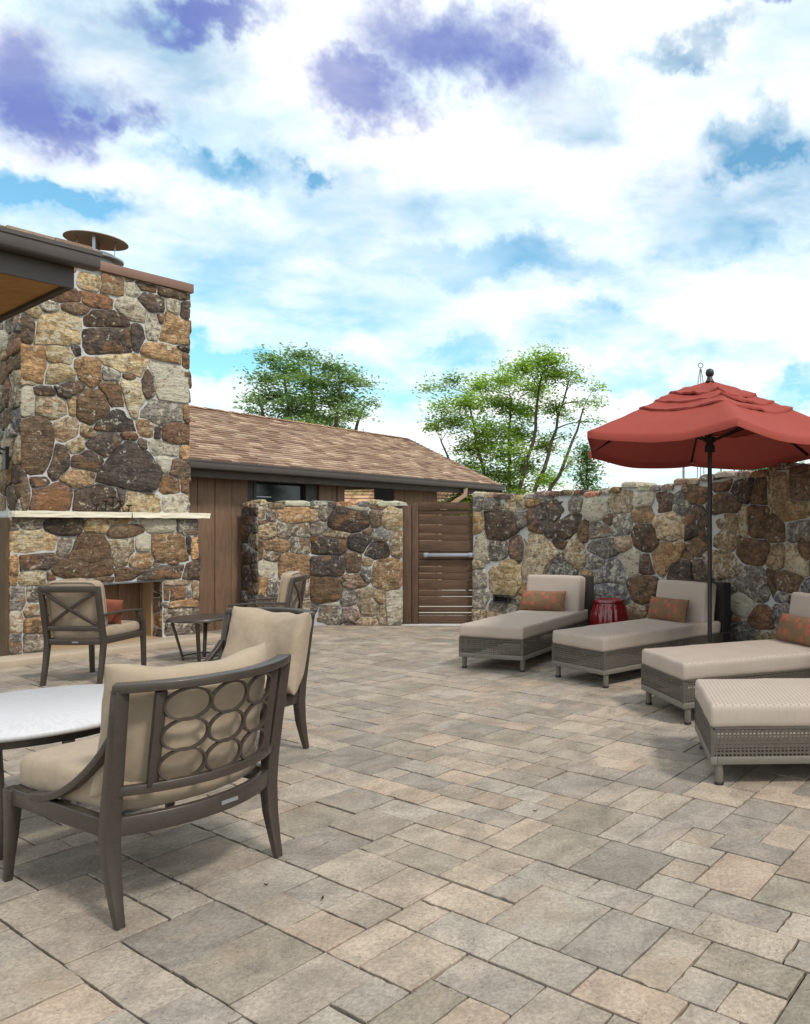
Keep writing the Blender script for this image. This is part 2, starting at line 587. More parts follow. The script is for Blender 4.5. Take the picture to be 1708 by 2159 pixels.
    o = m.coord('Object'); m.color(m.mix(m.noise(o, 16, 4), lin(128, 74, 58), lin(150, 92, 72))); m.bump(m.noise(o, 250, 2), .2, .002)
    M['rust'] = m.m
    # umbrella canvas
    m = Mat('umbrella_canvas', 0.85, spec=.2)
    o = m.coord('Object')
    b = m.mix(m.noise(o, 3, 5, .6), lin(146, 64, 56), lin(164, 78, 68))
    m.color(b); m.bump(m.math('ADD', m.noise(o, 420, 2), m.math('MULTIPLY', m.noise(o, 9, 3), 3)), .12, .004)
    tr = m.N('ShaderNodeBsdfTranslucent'); m.L(b, tr.inputs[0])
    mx = m.N('ShaderNodeMixShader'); mx.inputs[0].default_value = .12
    m.L(m.bsdf.outputs[0], mx.inputs[1]); m.L(tr.outputs[0], mx.inputs[2])
    m.L(mx.outputs[0], m.nt.nodes['Material Output'].inputs[0])
    M['umbrella'] = m.m
    # wicker
    m = Mat('wicker_strand', 0.7, spec=.35)
    w = m.world(); m.color(m.mix(m.noise(w, 40, 4), lin(80, 73, 66), lin(106, 98, 88)))
    m.bump(m.noise(w, 300, 2), .3, .002)
    M['wicker'] = m.m
    m = Mat('lounger_frame', 0.55, .1); m.color(m.mix(m.noise(m.world(), 20, 4), lin(112, 105, 96), lin(128, 121, 111))); M['lframe'] = m.m
    m = Mat('dark_wicker', 0.75, spec=.3)
    w = m.world(); m.color(m.mix(m.noise(w, 60, 4), lin(40, 37, 35), lin(62, 58, 54))); m.bump(m.noise(w, 150, 3), .6, .006)
    M['dwicker'] = m.m
    # red glaze
    m = Mat('red_glaze', 0.16, 0, .6)
    o = m.coord('Object'); m.color(m.mix(m.noise(o, 7, 4), lin(104, 12, 18), lin(138, 20, 28)))
    m.bsdf.inputs['Coat Weight'].default_value = .6; m.bsdf.inputs['Coat Roughness'].default_value = .06
    M['glaze'] = m.m

    def wood(name, a, b, grain=(18, 18, 1.1), rough=.75, ns=4):
        m = Mat(name, rough, spec=.3)
        g = m.noise(m.coord('Object', grain), ns, 7, .62, .5)
        c = m.mix(m.rng(g, .3, .7), lin(*a), lin(*b))
        c = m.scale_col(c, m.rng(m.noise(m.world(), 2.2, 4), .3, .7, .88, 1.12))
        m.color(c); m.bump(g, .25, .006)
        return m.m
    M['siding'] = wood('brown_siding', (112, 88, 70), (136, 108, 88))
    M['fascia'] = wood('dark_fascia', (66, 58, 54), (82, 72, 66), (2, 2, 18))
    M['gate_v'] = wood('gate_wood_upright', (84, 64, 51), (108, 84, 67))
    M['gate_h'] = wood('gate_wood_slat', (82, 62, 49), (106, 82, 65), (1.1, 18, 18))
    M['soffit'] = wood('soffit_wood', (150, 106, 58), (176, 128, 74), (2, 14, 14), .7)
    M['panelwood'] = wood('chimney_side_wood', (88, 68, 50), (110, 86, 64))
    m = Mat('brown_flashing', .5, .2); m.color(m.mix(m.noise(m.world(), 6, 4), lin(122, 92, 78), lin(136, 104, 88))); M['flash'] = m.m
    m = Mat('gutter_metal', .5, .15); m.color(m.mix(m.noise(m.world(), 4, 4), lin(70, 62, 60), lin(84, 75, 71))); M['gutter'] = m.m
    m = Mat('downspout_paint', .5, .1); m.color(m.mix(m.noise(m.world(), 9, 4), lin(150, 118, 92), lin(168, 136, 108))); M['spout'] = m.m
    # shingles
    m = Mat('asphalt_shingle', .95, spec=.15)
    c, a = m.attr(); w = m.world()
    b = m.scale_col(c, m.rng(m.noise(w, 60, 4, .7), .3, .7, .80, 1.2)); m.color(b); m.bump(m.noise(w, 220, 3), .6, .006)
    M['shingle'] = m.m
    # sandstone slab
    m = Mat('cream_sandstone', .85, spec=.25)
    w = m.world()
    b = m.mix(m.noise(w, 6, 6, .65, .8), lin(224, 214, 190), lin(242, 235, 216))
    b = m.mix(m.rng(m.noise(w, 11, 5, .7, 1.4), .60, .72, 0, .4), b, lin(206, 178, 134))
    m.color(b); m.bump(m.noise(w, 30, 7, .7), .6, .015)
    M['cream'] = m.m
    m = Mat('hearth_slab', .85, spec=.25)
    w = m.world()
    b = m.mix(m.noise(w, 5, 6, .65, .8), lin(168, 150, 130), lin(190, 172, 152)); m.color(b); m.bump(m.noise(w, 30, 7, .7), .5, .015)
    M['hearth'] = m.m
    m = Mat('firebrick', .9, spec=.2)
    w = m.world(); m.color(m.mix(m.noise(w, 3, 6, .6), lin(164, 138, 106), lin(186, 160, 126))); m.bump(m.noise(w, 40, 5), .4, .01)
    M['firebrick'] = m.m
    m = Mat('window_glass', .06, 0, .6); m.color(lin(34, 40, 42)); M['glass'] = m.m
    m = Mat('window_frame', .5); m.color(m.mix(m.noise(m.world(), 12, 3), lin(48, 44, 42), lin(62, 56, 52))); M['wframe'] = m.m
    # table top: pale boards cut as a starburst
    m = Mat('table_top', .42, spec=.45)
    o = m.coord('Object')
    sep = m.N('ShaderNodeSeparateXYZ'); m.L(o, sep.inputs[0])
    at = m.N('ShaderNodeMath'); at.operation = 'ARCTAN2'; m.L(sep.outputs[1], at.inputs[0]); m.L(sep.outputs[0], at.inputs[1])
    ln = m.N('ShaderNodeVectorMath'); ln.operation = 'LENGTH'; m.L(o, ln.inputs[0])
    cb = m.N('ShaderNodeCombineXYZ'); m.L(m.math('MULTIPLY', at.outputs[0], 14), cb.inputs[0]); m.L(m.math('MULTIPLY', ln.outputs['Value'], 3), cb.inputs[1])
    g = m.noise(cb.outputs[0], 3, 6, .65, .3)
    b = m.mix(m.rng(g, .3, .7), lin(184, 182, 184), lin(200, 198, 201)); m.color(b)
    m.bump(g, .25, .004)
    M['ttop'] = m.m
    m = Mat('bark', .95, spec=.1)
    w = m.coord('Object', (6, 6, 1.2)); g = m.noise(w, 5, 6, .65)
    m.color(m.mix(g, lin(62, 52, 44), lin(112, 98, 84))); m.bump(g, .8, .03)
    M['bark'] = m.m

    def leaf(name):
        m = Mat(name, .6, spec=.3)
        c, a = m.attr()
        m.color(c)
        tr = m.N('ShaderNodeBsdfTranslucent'); m.L(m.mix(.4, c, (0.25, 0.42, 0.05)), tr.inputs[0])
        mx = m.N('ShaderNodeMixShader'); mx.inputs[0].default_value = .45
        m.L(m.bsdf.outputs[0], mx.inputs[1]); m.L(tr.outputs[0], mx.inputs[2])
        m.L(mx.outputs[0], m.nt.nodes['Material Output'].inputs[0])
        return m.m
    M['leaf'] = leaf('foliage')


make_materials()

# ------------------------------------------------------------------ picture measurements to places
def ground(x, y, z=0.0):
    Y = (CAMH - z) * FPX / (y - HY)
    return V(((x - CX) / FPX * Y, Y, z))


def crop(ox, oy, sc):
    """measurement sheet (enlarged detail) -> measuring units"""
    k = IW / 2374.0
    return lambda u, v: ((ox + u / sc) * k, (oy + v / sc) * k)


class Face:
    """a flat upright face; u along, v up, w outwards"""
    def __init__(s, o, t, n, length, height):
        s.o = V((o[0], o[1], 0)); s.t = V((t[0], t[1], 0)).normalized(); s.n = V((n[0], n[1], 0)).normalized(); s.len = length; s.h = height

    def P(s, u, v, w): return s.o + s.t * u + s.n * w + V((0, 0, v))

    def hit(s, x, y):
        r = V(((x - CX) / FPX, 1, (HY - y) / FPX)); c = V((0, 0, CAMH))
        k = (s.o - c).dot(s.n) / r.dot(s.n)
        p = c + r * k
        return (p - s.o).dot(s.t), p.z


class CurveFace:
    def __init__(s, pts, height):
        P = [V((a, b, 0)) for a, b in pts]
        out = []
        for i in range(len(P) - 1):
            p0 = P[max(i - 1, 0)]; p1 = P[i]; p2 = P[i + 1]; p3 = P[min(i + 2, len(P) - 1)]
            for k in range(12):
                t = k / 12
                out.append(.5 * ((2 * p1) + (p2 - p0) * t + (2 * p0 - 5 * p1 + 4 * p2 - p3) * t * t + (3 * p1 - p0 - 3 * p2 + p3) * t ** 3))
        out.append(P[-1])
        s.p = out; s.a = [0.0]
        for i in range(1, len(out)): s.a.append(s.a[-1] + (out[i] - out[i - 1]).length)
        s.len = s.a[-1]; s.h = height

    def at(s, u):
        import bisect
        i = max(0, min(len(s.a) - 2, bisect.bisect_right(s.a, u) - 1))
        f = (u - s.a[i]) / (s.a[i + 1] - s.a[i])
        t0 = s.p[min(i + 1, len(s.p) - 1)] - s.p[max(i - 1, 0)]; t1 = s.p[min(i + 2, len(s.p) - 1)] - s.p[i]
        t = (t0 * (1 - f) + t1 * f).normalized()
        return s.p[i].lerp(s.p[i + 1], f), t

    def P(s, u, v, w):
        p, t = s.at(u)
        return p + V((t.y, -t.x, 0)) * w + V((0, 0, v))

    def hit(s, x, y):
        k = (x - CX) / FPX
        best = None
        for i in range(len(s.p) - 1):
            f0 = s.p[i].x - k * s.p[i].y; f1 = s.p[i + 1].x - k * s.p[i + 1].y
            if f0 * f1 <= 0 and f0 != f1:
                t = f0 / (f0 - f1)
                best = (s.a[i] + t * (s.a[i + 1] - s.a[i]), s.p[i].lerp(s.p[i + 1], t).y); break
        if best is None: return None
        u, Y = best
        return u, CAMH + (HY - y) * Y / FPX


STONE_COL = {'db': (92, 80, 72), 'br': (116, 96, 78), 'gr': (130, 122, 114), 'or': (166, 134, 100), 'ta': (170, 148, 121), 'ye': (182, 159, 122),
             'li': (180, 168, 148), 'ru': (126, 95, 74), 'bg': (114, 112, 115), 'pk': (150, 126, 114)}
LICH = {'db': .20, 'br': .14, 'gr': .45, 'or': .25, 'ta': .45, 'ye': .5, 'li': .9, 'ru': .1, 'bg': .45, 'pk': .4}


def seeds_from(sheet, face, txt):
    out = []
    for ln in txt.split(';'):
        q = ln.split()
        if len(q) < 5: continue
        cx, cy, w, h = map(float, q[:4])
        a = face.hit(*sheet(cx, cy)); b = face.hit(*sheet(cx + w, cy)); c = face.hit(*sheet(cx, cy + h))
        if a is None or b is None or c is None: continue
        out.append((a[0], a[1], abs(b[0] - a[0]), abs(a[1] - c[1]), q[4]))
    return out


def polys_from(sheet, face, txt):
    out = []
    for ln in txt.split(';'):
        q = ln.split()
        if len(q) < 7: continue
        pts = []
        for k in range(0, len(q) - 1, 2):
            h = face.hit(*sheet(float(q[k]), float(q[k + 1])))
            if h is None: break
            pts.append(h)
        if len(pts) * 2 != len(q) - 1: continue
        ar = sum(pts[k][0] * pts[(k + 1) % len(pts)][1] - pts[(k + 1) % len(pts)][0] * pts[k][1] for k in range(len(pts)))
        if ar < 0: pts = pts[::-1]
        cu = sum(p[0] for p in pts) / len(pts); cv = sum(p[1] for p in pts) / len(pts)
        w = max(abs(p[0] - cu) for p in pts) * .9; h = max(abs(p[1] - cv) for p in pts) * .9
        out.append((cu, cv, w, h, q[-1], pts))
    return out


def merge(polys, seeds):
    """rough seeds give way to stones whose outline was measured"""
    keep = []
    for sd in seeds:
        d = min((sdf(p[5], np.array([sd[0]]), np.array([sd[1]]))[0] for p in polys), default=1)
        if d > min(sd[2], sd[3]) * .25: keep.append(sd)
    return polys + keep


def sdf(pts, x, y):
    r = None
    for k in range(len(pts)):
        (ax, ay), (bx, by) = pts[k], pts[(k + 1) % len(pts)]
        l = math.hypot(bx - ax, by - ay) + 1e-9
        d = ((x - ax) * (by - ay) - (y - ay) * (bx - ax)) / l
        r = d if r is None else np.maximum(r, d)
    return r


def fill_seeds(face_len, h, existing, rnd, ok=None, smin=.06, smax=.17, codes=None, tries=1600, u0=0.0, v0=0.0, flat=0.72):
    codes = codes or ['db', 'db', 'br', 'br', 'gr', 'gr', 'or', 'ta', 'ta', 'ye', 'li', 'ru', 'bg']
    out = list(existing)
    new = []
    for k in range(tries):
        s = smax + (smin - smax) * (k / tries) ** .7
        w = s * rnd.uniform(.9, 1.35); hh = s * rnd.uniform(.62, 1.0) * flat * 1.25
        u = rnd.uniform(u0, face_len); v = rnd.uniform(v0, h)
        if ok and not ok(u, v): continue
        good = True
        for (a, b, c, d, e) in [q[:5] for q in out]:
            if abs(a - u) < (c + w) * .86 and abs(b - v) < (d + hh) * .86:
                good = False; break
        if good:
            it = (u, v, w, hh, rnd.choice(codes)); out.append(it); new.append(it)
    return out


def lay_stones(face, seeds, root, rnd, ok, gap=.013, proud=(.010, .034), NSEG=26, pn=2.3):
    """each stone fills its share of the face up to a mortar joint"""
    S = np.array([s[:4] for s in seeds], float)
    S[:, 2:] = np.maximum(S[:, 2:], .025)
    for i, (u, v, w, h) in enumerate(S):
        dd = np.hypot(S[:, 0] - u, S[:, 1] - v)
        nb = [j for j in np.argsort(dd)[:26] if j != i]
        T = S[nb]
        outl = []
        ts = np.linspace(.03, 2.4, 90)
        rot = rnd.uniform(0, 1)
        mine = seeds[i][5] if len(seeds[i]) > 5 else None
        angs = [2 * math.pi * k / NSEG for k in range(NSEG)]
        if mine:
            va = [math.atan2((p[1] - v) / h, (p[0] - u) / w) % (2 * math.pi) for p in mine]
            angs = [x for x in angs if min(abs((x - y + math.pi) % (2 * math.pi) - math.pi) for y in va) > .09] + va
            angs.sort()
        nseg = len(angs)
        plain = [j for j in nb if len(seeds[j]) <= 5]; poly = [j for j in nb if len(seeds[j]) > 5]
        T = S[plain] if plain else np.zeros((0, 4))
        for ph in angs:
            du, dv = w * math.cos(ph), h * math.sin(ph)
            ll = math.hypot(du, dv)
            pu = u + du * ts; pv = v + dv * ts
            if mine: di = sdf(mine, pu, pv)
            else: di = ((np.abs((pu - u) / w) ** pn + np.abs((pv - v) / h) ** pn) ** (1 / pn) - 1) * math.sqrt(w * h)
            dj = np.full((len(ts), 1), 9.0)
            if len(T):
                dj = ((np.abs((pu[:, None] - T[None, :, 0]) / T[None, :, 2]) ** pn + np.abs((pv[:, None] - T[None, :, 1]) / T[None, :, 3]) ** pn) ** (1 / pn) - 1) * np.sqrt(T[None, :, 2] * T[None, :, 3])
            for j in poly:
                dj = np.concatenate([dj, sdf(seeds[j][5], pu, pv)[:, None]], axis=1)
            bad = di > dj.min(axis=1)
            for q in range(len(ts)):
                if not bad[q] and not ok(pu[q], pv[q]): bad[q:] = True; break
                if bad[q]: break
            b = int(np.argmax(bad)) if bad.any() else len(ts) - 1
            t = min(ts[b], 2.3)
            r = max(t * ll - gap * rnd.uniform(.45, 1.0), .012)
            outl.append([du / ll, dv / ll, r])
        r0 = [o[2] for o in outl]
        for k in range(nseg):
            outl[k][2] = .90 * r0[k] + .05 * r0[k - 1] + .05 * r0[(k + 1) % nseg]
            outl[k][2] = min(outl[k][2], r0[k] * 1.06 + .004)
        pts = [(u + a * r, v + b * r) for a, b, r in outl]
        cu = sum(p[0] for p in pts) / nseg; cv = sum(p[1] for p in pts) / nseg
        area = sum(pts[k][0] * pts[(k + 1) % nseg][1] - pts[(k + 1) % nseg][0] * pts[k][1] for k in range(nseg)) / 2
        if area < .0012: continue
        pr = rnd.uniform(*proud)
        tu, tv = rnd.uniform(-.09, .09), rnd.uniform(-.10, .10)
        hi = min(.03, math.sqrt(area) * .12)
        mb = MB()
        code = seeds[i][4]
        c = STONE_COL[code]
        j = rnd.uniform(.88, 1.12); wm = rnd.uniform(-4, 4)
        cc = lin(max(18, c[0] * j + wm), max(18, c[1] * j), max(18, c[2] * j - wm)) + (LICH[code] * rnd.uniform(.6, 1.2),)
        mb.col(cc)

        def ring(sc, w0, nz):
            o = []
            for (a, b) in pts:
                aa = cu + (a - cu) * sc; bb = cv + (b - cv) * sc
                ww = w0 + ((aa - cu) * tu + (bb - cv) * tv) * (1 if w0 > 0 else 0) + (mnoise.noise(V((aa * 11, bb * 11, i * 3.3))) * nz)
                o.append(face.P(aa, bb, ww))
            return o
        vs = ring(1, -.05, 0) + ring(1.0, pr * .55, .005) + ring(.95, pr * .95, .009) + ring(.60, pr + hi * .2, .020) + [face.P(cu, cv, pr + hi * .25 + rnd.uniform(-.012, .012))]
        fs = []
        n = nseg
        for rr in range(3):
            for k in range(n):
                l = (k + 1) % n
                fs.append((rr * n + k, rr * n + l, (rr + 1) * n + l, (rr + 1) * n + k))
        for k in range(n):
            fs.append((3 * n + k, 3 * n + (k + 1) % n, 4 * n))
        mb.add(vs, fs)
        mb.build('stone', M['stone'], root, org=face.P(cu, cv, 0), smooth='all')


# ------------------------------------------------------------------ ground and patio
def build_ground():
    mb = MB()
    S = 1500
    mb.add([(-S, -S, -.06), (S, -S, -.06), (S, S, -.06), (-S, S, -.06)], [(0, 1, 2, 3)])
    o = mb.build('ground', M['ground']); tag(o, 'dry grassy ground beyond the patio walls', 'ground', kind='structure')


D1 = V((.5280, .8492, 0)); D2 = V((-.8492, .5280, 0))


def build_patio():
    rnd = random.Random(21)
    m = .0868
    # the bedding layer is the patio itself; pavers are its pieces
    mb = MB()
    mb.add([(-9.5, .2, -.022), (4.2, .2, -.022), (4.2, 12.6, -.022), (-9.5, 12.6, -.022)], [(0, 1, 2, 3)])
    patio = mb.build('patio', M['sand']); tag(patio, 'stone paved patio floor between the walls', 'patio', kind='structure')
    # anchor one measured big square paver on the grid
    a0 = ground(951.4, 1954.1)
    NU, NV = 150, 190
    org = a0 - D1 * (m * 30) - D2 * (m * 78)
    occ = np.zeros((NV, NU), bool)
    # order: fill rows along -D2 ... (u along D1, v along D2)
    tiles = []
    sizes = [(4, 4)] * 11 + [(4, 3)] * 4 + [(3, 4)] * 4 + [(3, 3)] * 4 + [(3, 2)] * 5 + [(2, 3)] * 5 + [(2, 4)] * 5 + [(4, 2)] * 5 + [(2, 2)] * 6

    def place(i, j, w, h):
        occ[j:j + h, i:i + w] = True
        tiles.append((i, j, w, h))
    for j in range(NV):
        i = 0
        while i < NU:
            if occ[j, i]:
                i += 1; continue
            run = 0
            while i + run < NU and not occ[j, i + run]: run += 1
            cand = [s for s in sizes if s[0] <= run and run - s[0] != 1]
            if not cand:
                w, h = run, 2
            else:
                w, h = rnd.choice(cand)
            place(i, j, w, h)
            i += w
    pal = [((161, 148, 134), 6), ((166, 152, 136), 6), ((170, 153, 136), 5), ((172, 152, 134), 2), ((153, 142, 131), 4), ((164, 153, 140), 4), ((156, 144, 128), 3)]
    pal = [c for c, n in pal for _ in range(n)]
    info = []
    for (i, j, w, h) in tiles:
        c = org + D1 * (m * (i + w / 2)) + D2 * (m * (j + h / 2))
        if not (-9.3 < c.x < 4.0 and .4 < c.y < 12.4): continue
        x = CX + FPX * c.x / c.y; y = HY + FPX * 1.5 / c.y
        inside = -30 < x < IW + 30 and y < IH + 60
        px = w * h * m * m / c.y ** 3 if inside else 0
        info.append((px, i, j, w, h, c))
    info.sort(key=lambda q: -q[0])
    rest = MB()
    for k, (px, i, j, w, h, c) in enumerate(info):
        mb = rest if k >= 300 else MB()
        big = (w * h >= 12)
        col = rnd.choice(pal)
        if big and rnd.random() < .6: col = rnd.choice([(143, 134, 123), (149, 139, 127), (155, 145, 132), (147, 136, 121)])
        jj = rnd.uniform(.92, 1.03)
        mb.col(lin(*[q * jj for q in col]))
        g = rnd.uniform(.0022, .0056)
        hw, hh = w * m / 2 - g, h * m / 2 - g
        z0 = rnd.uniform(-.0025, .0025); tx, ty = rnd.uniform(-.004, .004), rnd.uniform(-.004, .004)
        near = px > 0 and c.y < 7
        ns = 5 if near else 1
        outl = []
        for (ax, ay, bx, by) in ((-hw, -hh, hw, -hh), (hw, -hh, hw, hh), (hw, hh, -hw, hh), (-hw, hh, -hw, -hh)):
            for s in range(ns):
                f = s / ns
                jx = rnd.gauss(0, .0019) if near else rnd.uniform(-.002, .002); jy = rnd.gauss(0, .0019) if near else rnd.uniform(-.002, .002)
                if s == 0:      # knocked corners
                    kk = 1 - abs(rnd.gauss(0, .006))
                    outl.append((ax * kk, ay * kk))
                else:
                    outl.append((ax + (bx - ax) * f + jx, ay + (by - ay) * f + jy))
        n = len(outl)

        def ring(sc, z):
            return [c + D1 * (a - math.copysign(sc, a)) + D2 * (b - math.copysign(sc, b)) + V((0, 0, z0 + z + tx * a + ty * b)) for a, b in outl]
        vs = ring(0, -.045) + ring(0, -.002) + ring(.0022, 0)
        fs = [(r * n + q, r * n + (q + 1) % n, (r + 1) * n + (q + 1) % n, (r + 1) * n + q) for r in range(2) for q in range(n)]
        fs.append(tuple(2 * n + q for q in range(n)))
        mb.add(vs, fs)
        if k < 300:
            mb.build('paver', M['paver'], patio, org=c, smooth=False)
    o = rest.build('farther_pavers', M['paver'], patio)
    o['kind'] = 'stuff'


# ------------------------------------------------------------------ fireplace and chimney
CD = V((.5706, .8212, 0)); CN = V((.8212, -.5706, 0))
HF = V((-5.33, 9.55, 0))


def build_fireplace():
    rnd = random.Random(5)
    LO = HF - CN * .42                       # front plane of the lower body
    UP = HF - CN * .52
    tl, tr = -2.012, -.0525
    ul, ur = -1.884, -.119
    ol, orr, oh = -1.69, -.476, .80
    base = LO + CD * tl
    root = empty('stone_fireplace', (base.x, base.y, 0))
    tag(root, 'tall stone outdoor fireplace and chimney with cream mantel slab', 'fireplace')
    top = 4.56

    def slab(name, mat, t0, t1, w0, w1, z0, z1, plane=LO, bev=0.0, par=root):
        a = plane + CD * t0; b = plane + CD * t1
        poly = [a + CN * w1, b + CN * w1, b + CN * w0, a + CN * w0]
        mb = MB(); mb.prism([V((p.x, p.y, z0)) for p in poly], (0, 0, 0), (0, 0, z1 - z0))
        c = (a + b) / 2 + CN * ((w0 + w1) / 2)
        return mb, mb.build(name, mat, par, org=(c.x, c.y, z0), bevel=bev)
    dep = .95
    slab('mortar_core', M['mortar'], tl, ol, -dep, 0, 0, 1.59)
    slab('mortar_core', M['mortar'], orr, tr, -dep, 0, 0, 1.588)
    slab('mortar_core', M['mortar'], ol, orr, -dep, -.003, oh, 1.586)
    slab('mortar_core', M['mortar'], ul, ur, -dep + .15, 0, 1.60, top, UP)
    slab('lintel_bar', M['galv'], ol - .02, orr + .02, -.16, .006, oh - .012, oh + .006)
    slab('firebox_back', M['firebrick'], ol, orr, -dep + .2, -dep + .42, 0.06, oh - .013)
    for (a, b) in ((ol, ol + .03), (orr - .03, orr)):
        slab('firebox_side', M['firebrick'], a, b, -.53, -.25, 0.06, oh - .014)
    slab('firebox_floor', M['firebrick'], ol, orr, -.53, 0, 0.02, .075)
    slab('hearth', M['hearth'], -2.9, .10, 0, .42, -.02, .072, bev=.008)
    for a, b in ((-2.0, -.86), (-.855, .06)):
        mb, o = slab('mantel_slab', M['cream'], a, b, -.10, .115, 1.592, 1.658)
        bm = bmesh.new(); bm.from_mesh(o.data)
        bmesh.ops.subdivide_edges(bm, edges=bm.edges[:], cuts=9, use_grid_fill=True)
        for v in bm.verts:
            v.co += V((fbm(v.co, 9, 1), fbm(v.co, 9, 2), fbm(v.co, 12, 3) * .5)) * .010
        bm.to_mesh(o.data); bm.free()
    slab('side_panel', M['panelwood'], tl - .035, tl + .002, -dep, -.015, 0, 1.583)
    slab('chimney_cap', M['flash'], ul - .045, ur + .045, -dep + .10, .05, top, top + .115, UP, bev=.006)
    # chimney termination: two discs on straps
    cc = UP + CD * -1.03 + CN * -.38
    c3 = (cc.x, cc.y, top + .115)
    mb = MB(); mb.lathe([(.19, 0), (.19, .12), (.285, .125), (.285, .145), (.19, .15), (.19, .20), (.17, .20), (.17, 0)], c3, 28)
    fl = mb.build('flue', M['galv'], root, org=c3, smooth=True)
    mb = MB(); mb.lathe([(.02, .44), (.33, .372), (.335, .362), (.30, .366), (.02, .42)], c3, 32)
    mb.build('rain_cap', M['flash'], root, org=c3, smooth=True)
    for k in range(4):
        a = k * math.pi / 2 + .5
        mb = MB(); mb.sweep([(c3[0] + .18 * math.cos(a), c3[1] + .18 * math.sin(a), c3[2] + .12), (c3[0] + .2 * math.cos(a), c3[1] + .2 * math.sin(a), c3[2] + .40)], (.03, .006), (-math.sin(a), math.cos(a), 0))
        mb.build('strap', M['steel'], root, org=c3)
    # stones, upper front
    s1 = crop(0, 600, 2.44); s2 = crop(0, 1250, 2.44)
    fu = Face(UP + CD * ul, CD, CN, ur - ul, top)
    up1 = '''645 545 75 65 ye;810 565 85 80 or;945 605 45 55 li;925 535 30 20 or;1045 575 75 40 db;1240 625 110 45 br;430 640 140 60 ru;695 685 110 60 ru;540 735 95 45 br;350 720 65 45 gr;
    235 745 55 55 ye;945 760 105 95 li;1085 700 95 75 db;1240 720 45 50 li;1325 755 35 60 db;755 815 165 60 db;420 885 160 110 ye;200 890 50 90 br;760 970 170 95 db;985 945 50 100 db;1090 870 50 95 li;1150 810 30 40 db;
    1250 900 105 120 or;1150 1050 150 70 or;1325 1110 25 60 ru;240 1140 80 130 or;425 1070 100 55 ye;555 1045 35 35 db;420 1205 100 65 ye;630 1190 90 95 or;890 1145 165 75 ye;795 1215 65 40 gr;1215 1260 135 145 li;
    1065 1285 45 90 db;945 1360 85 130 ye;805 1365 80 80 br;500 1315 95 65 db;310 1330 70 35 db;200 1390 40 105 li;365 1455 110 80 ye;515 1430 25 60 ye;660 1445 120 125 br;1145 1480 150 95 gr;1330 1480 25 55 or;
    265 1720 115 205 br;480 1610 80 85 ta;620 1620 45 40 ye;815 1550 150 95 db;1040 1600 60 70 or;1250 1630 95 80 ru;1125 1625 25 45 db'''
    up2 = '''415 255 85 125 db;545 135 60 60 ye;745 115 140 95 db;615 245 105 85 db;550 365 115 70 or;930 290 215 185 db;1165 150 120 60 li;1015 120 35 40 br;1310 185 25 50 or;1170 265 55 55 li;1280 300 65 65 br;
    1210 425 75 70 br;1315 420 25 45 ru;370 500 150 95 ru;285 400 65 40 db;150 480 65 115 br;680 510 155 95 db;870 490 30 45 db;1030 540 125 65 ye;1250 545 90 70 li'''
    pu1 = '''545 1400 620 1320 735 1350 780 1470 640 1570 555 1500 br;250 990 290 800 430 765 575 820 575 990 ye;580 1070 595 890 915 885 935 1050 db;590 830 650 760 810 760 920 830 915 870 600 865 db;
    710 1090 960 1065 1045 1110 1010 1220 860 1195 ye;1070 1130 1290 1150 1345 1200 1345 1415 1130 1400 li;530 1110 600 1085 690 1110 725 1230 660 1300 590 1250 or;165 1015 310 1020 305 1275 165 1270 or;
    995 1470 1100 1385 1290 1430 1300 1540 1150 1575 1010 1520 gr;1140 960 1190 775 1340 850 1340 1015 or;990 1010 1030 975 1300 1030 1290 1140 1000 1050 or;825 720 880 660 970 670 1040 760 1040 850 925 830 li;
    980 665 1050 630 1165 680 1165 770 1080 775 db;400 1310 510 1255 600 1300 490 1385 430 1370 db;870 1240 980 1250 1025 1390 970 1520 930 1500 ye;260 1500 265 1375 440 1385 480 1470 430 1535 ta;
    660 1600 830 1455 900 1465 975 1620 db;340 1200 430 1135 520 1200 500 1250 330 1275 ye;710 1285 830 1270 880 1440 800 1440 br;730 470 890 510 880 650 725 620 or;585 625 800 660 800 750 590 720 ru'''
    pu2 = '''690 385 900 95 975 115 1155 290 1130 440 1080 465 db;600 120 800 40 868 92 745 208 db;510 215 620 165 722 225 712 310 515 280 db;335 320 400 135 440 140 500 215 480 300 380 385 db;
    215 590 240 450 395 405 490 440 515 480 490 590 ru;530 590 540 460 710 415 825 465 860 530 790 595 db;905 475 1150 490 1145 595 905 600 ye;1050 110 1120 95 1280 140 1255 205 1100 195 li;435 370 520 305 665 345 660 410 520 430 or'''
    su = merge(polys_from(s1, fu, pu1) + polys_from(s2, fu, pu2), seeds_from(s1, fu, up1) + seeds_from(s2, fu, up2))
    oku = lambda u, v: -.012 < u < fu.len + .012 and 1.655 < v < top - .004
    su = fill_seeds(fu.len, top, su, rnd, lambda u, v: v > 1.7, .05, .15, u0=0, v0=1.7)
    lay_stones(fu, su, root, rnd, oku, gap=.0125)
    # lower front
    fl_ = Face(LO + CD * tl, CD, CN, tr - tl, 1.59)
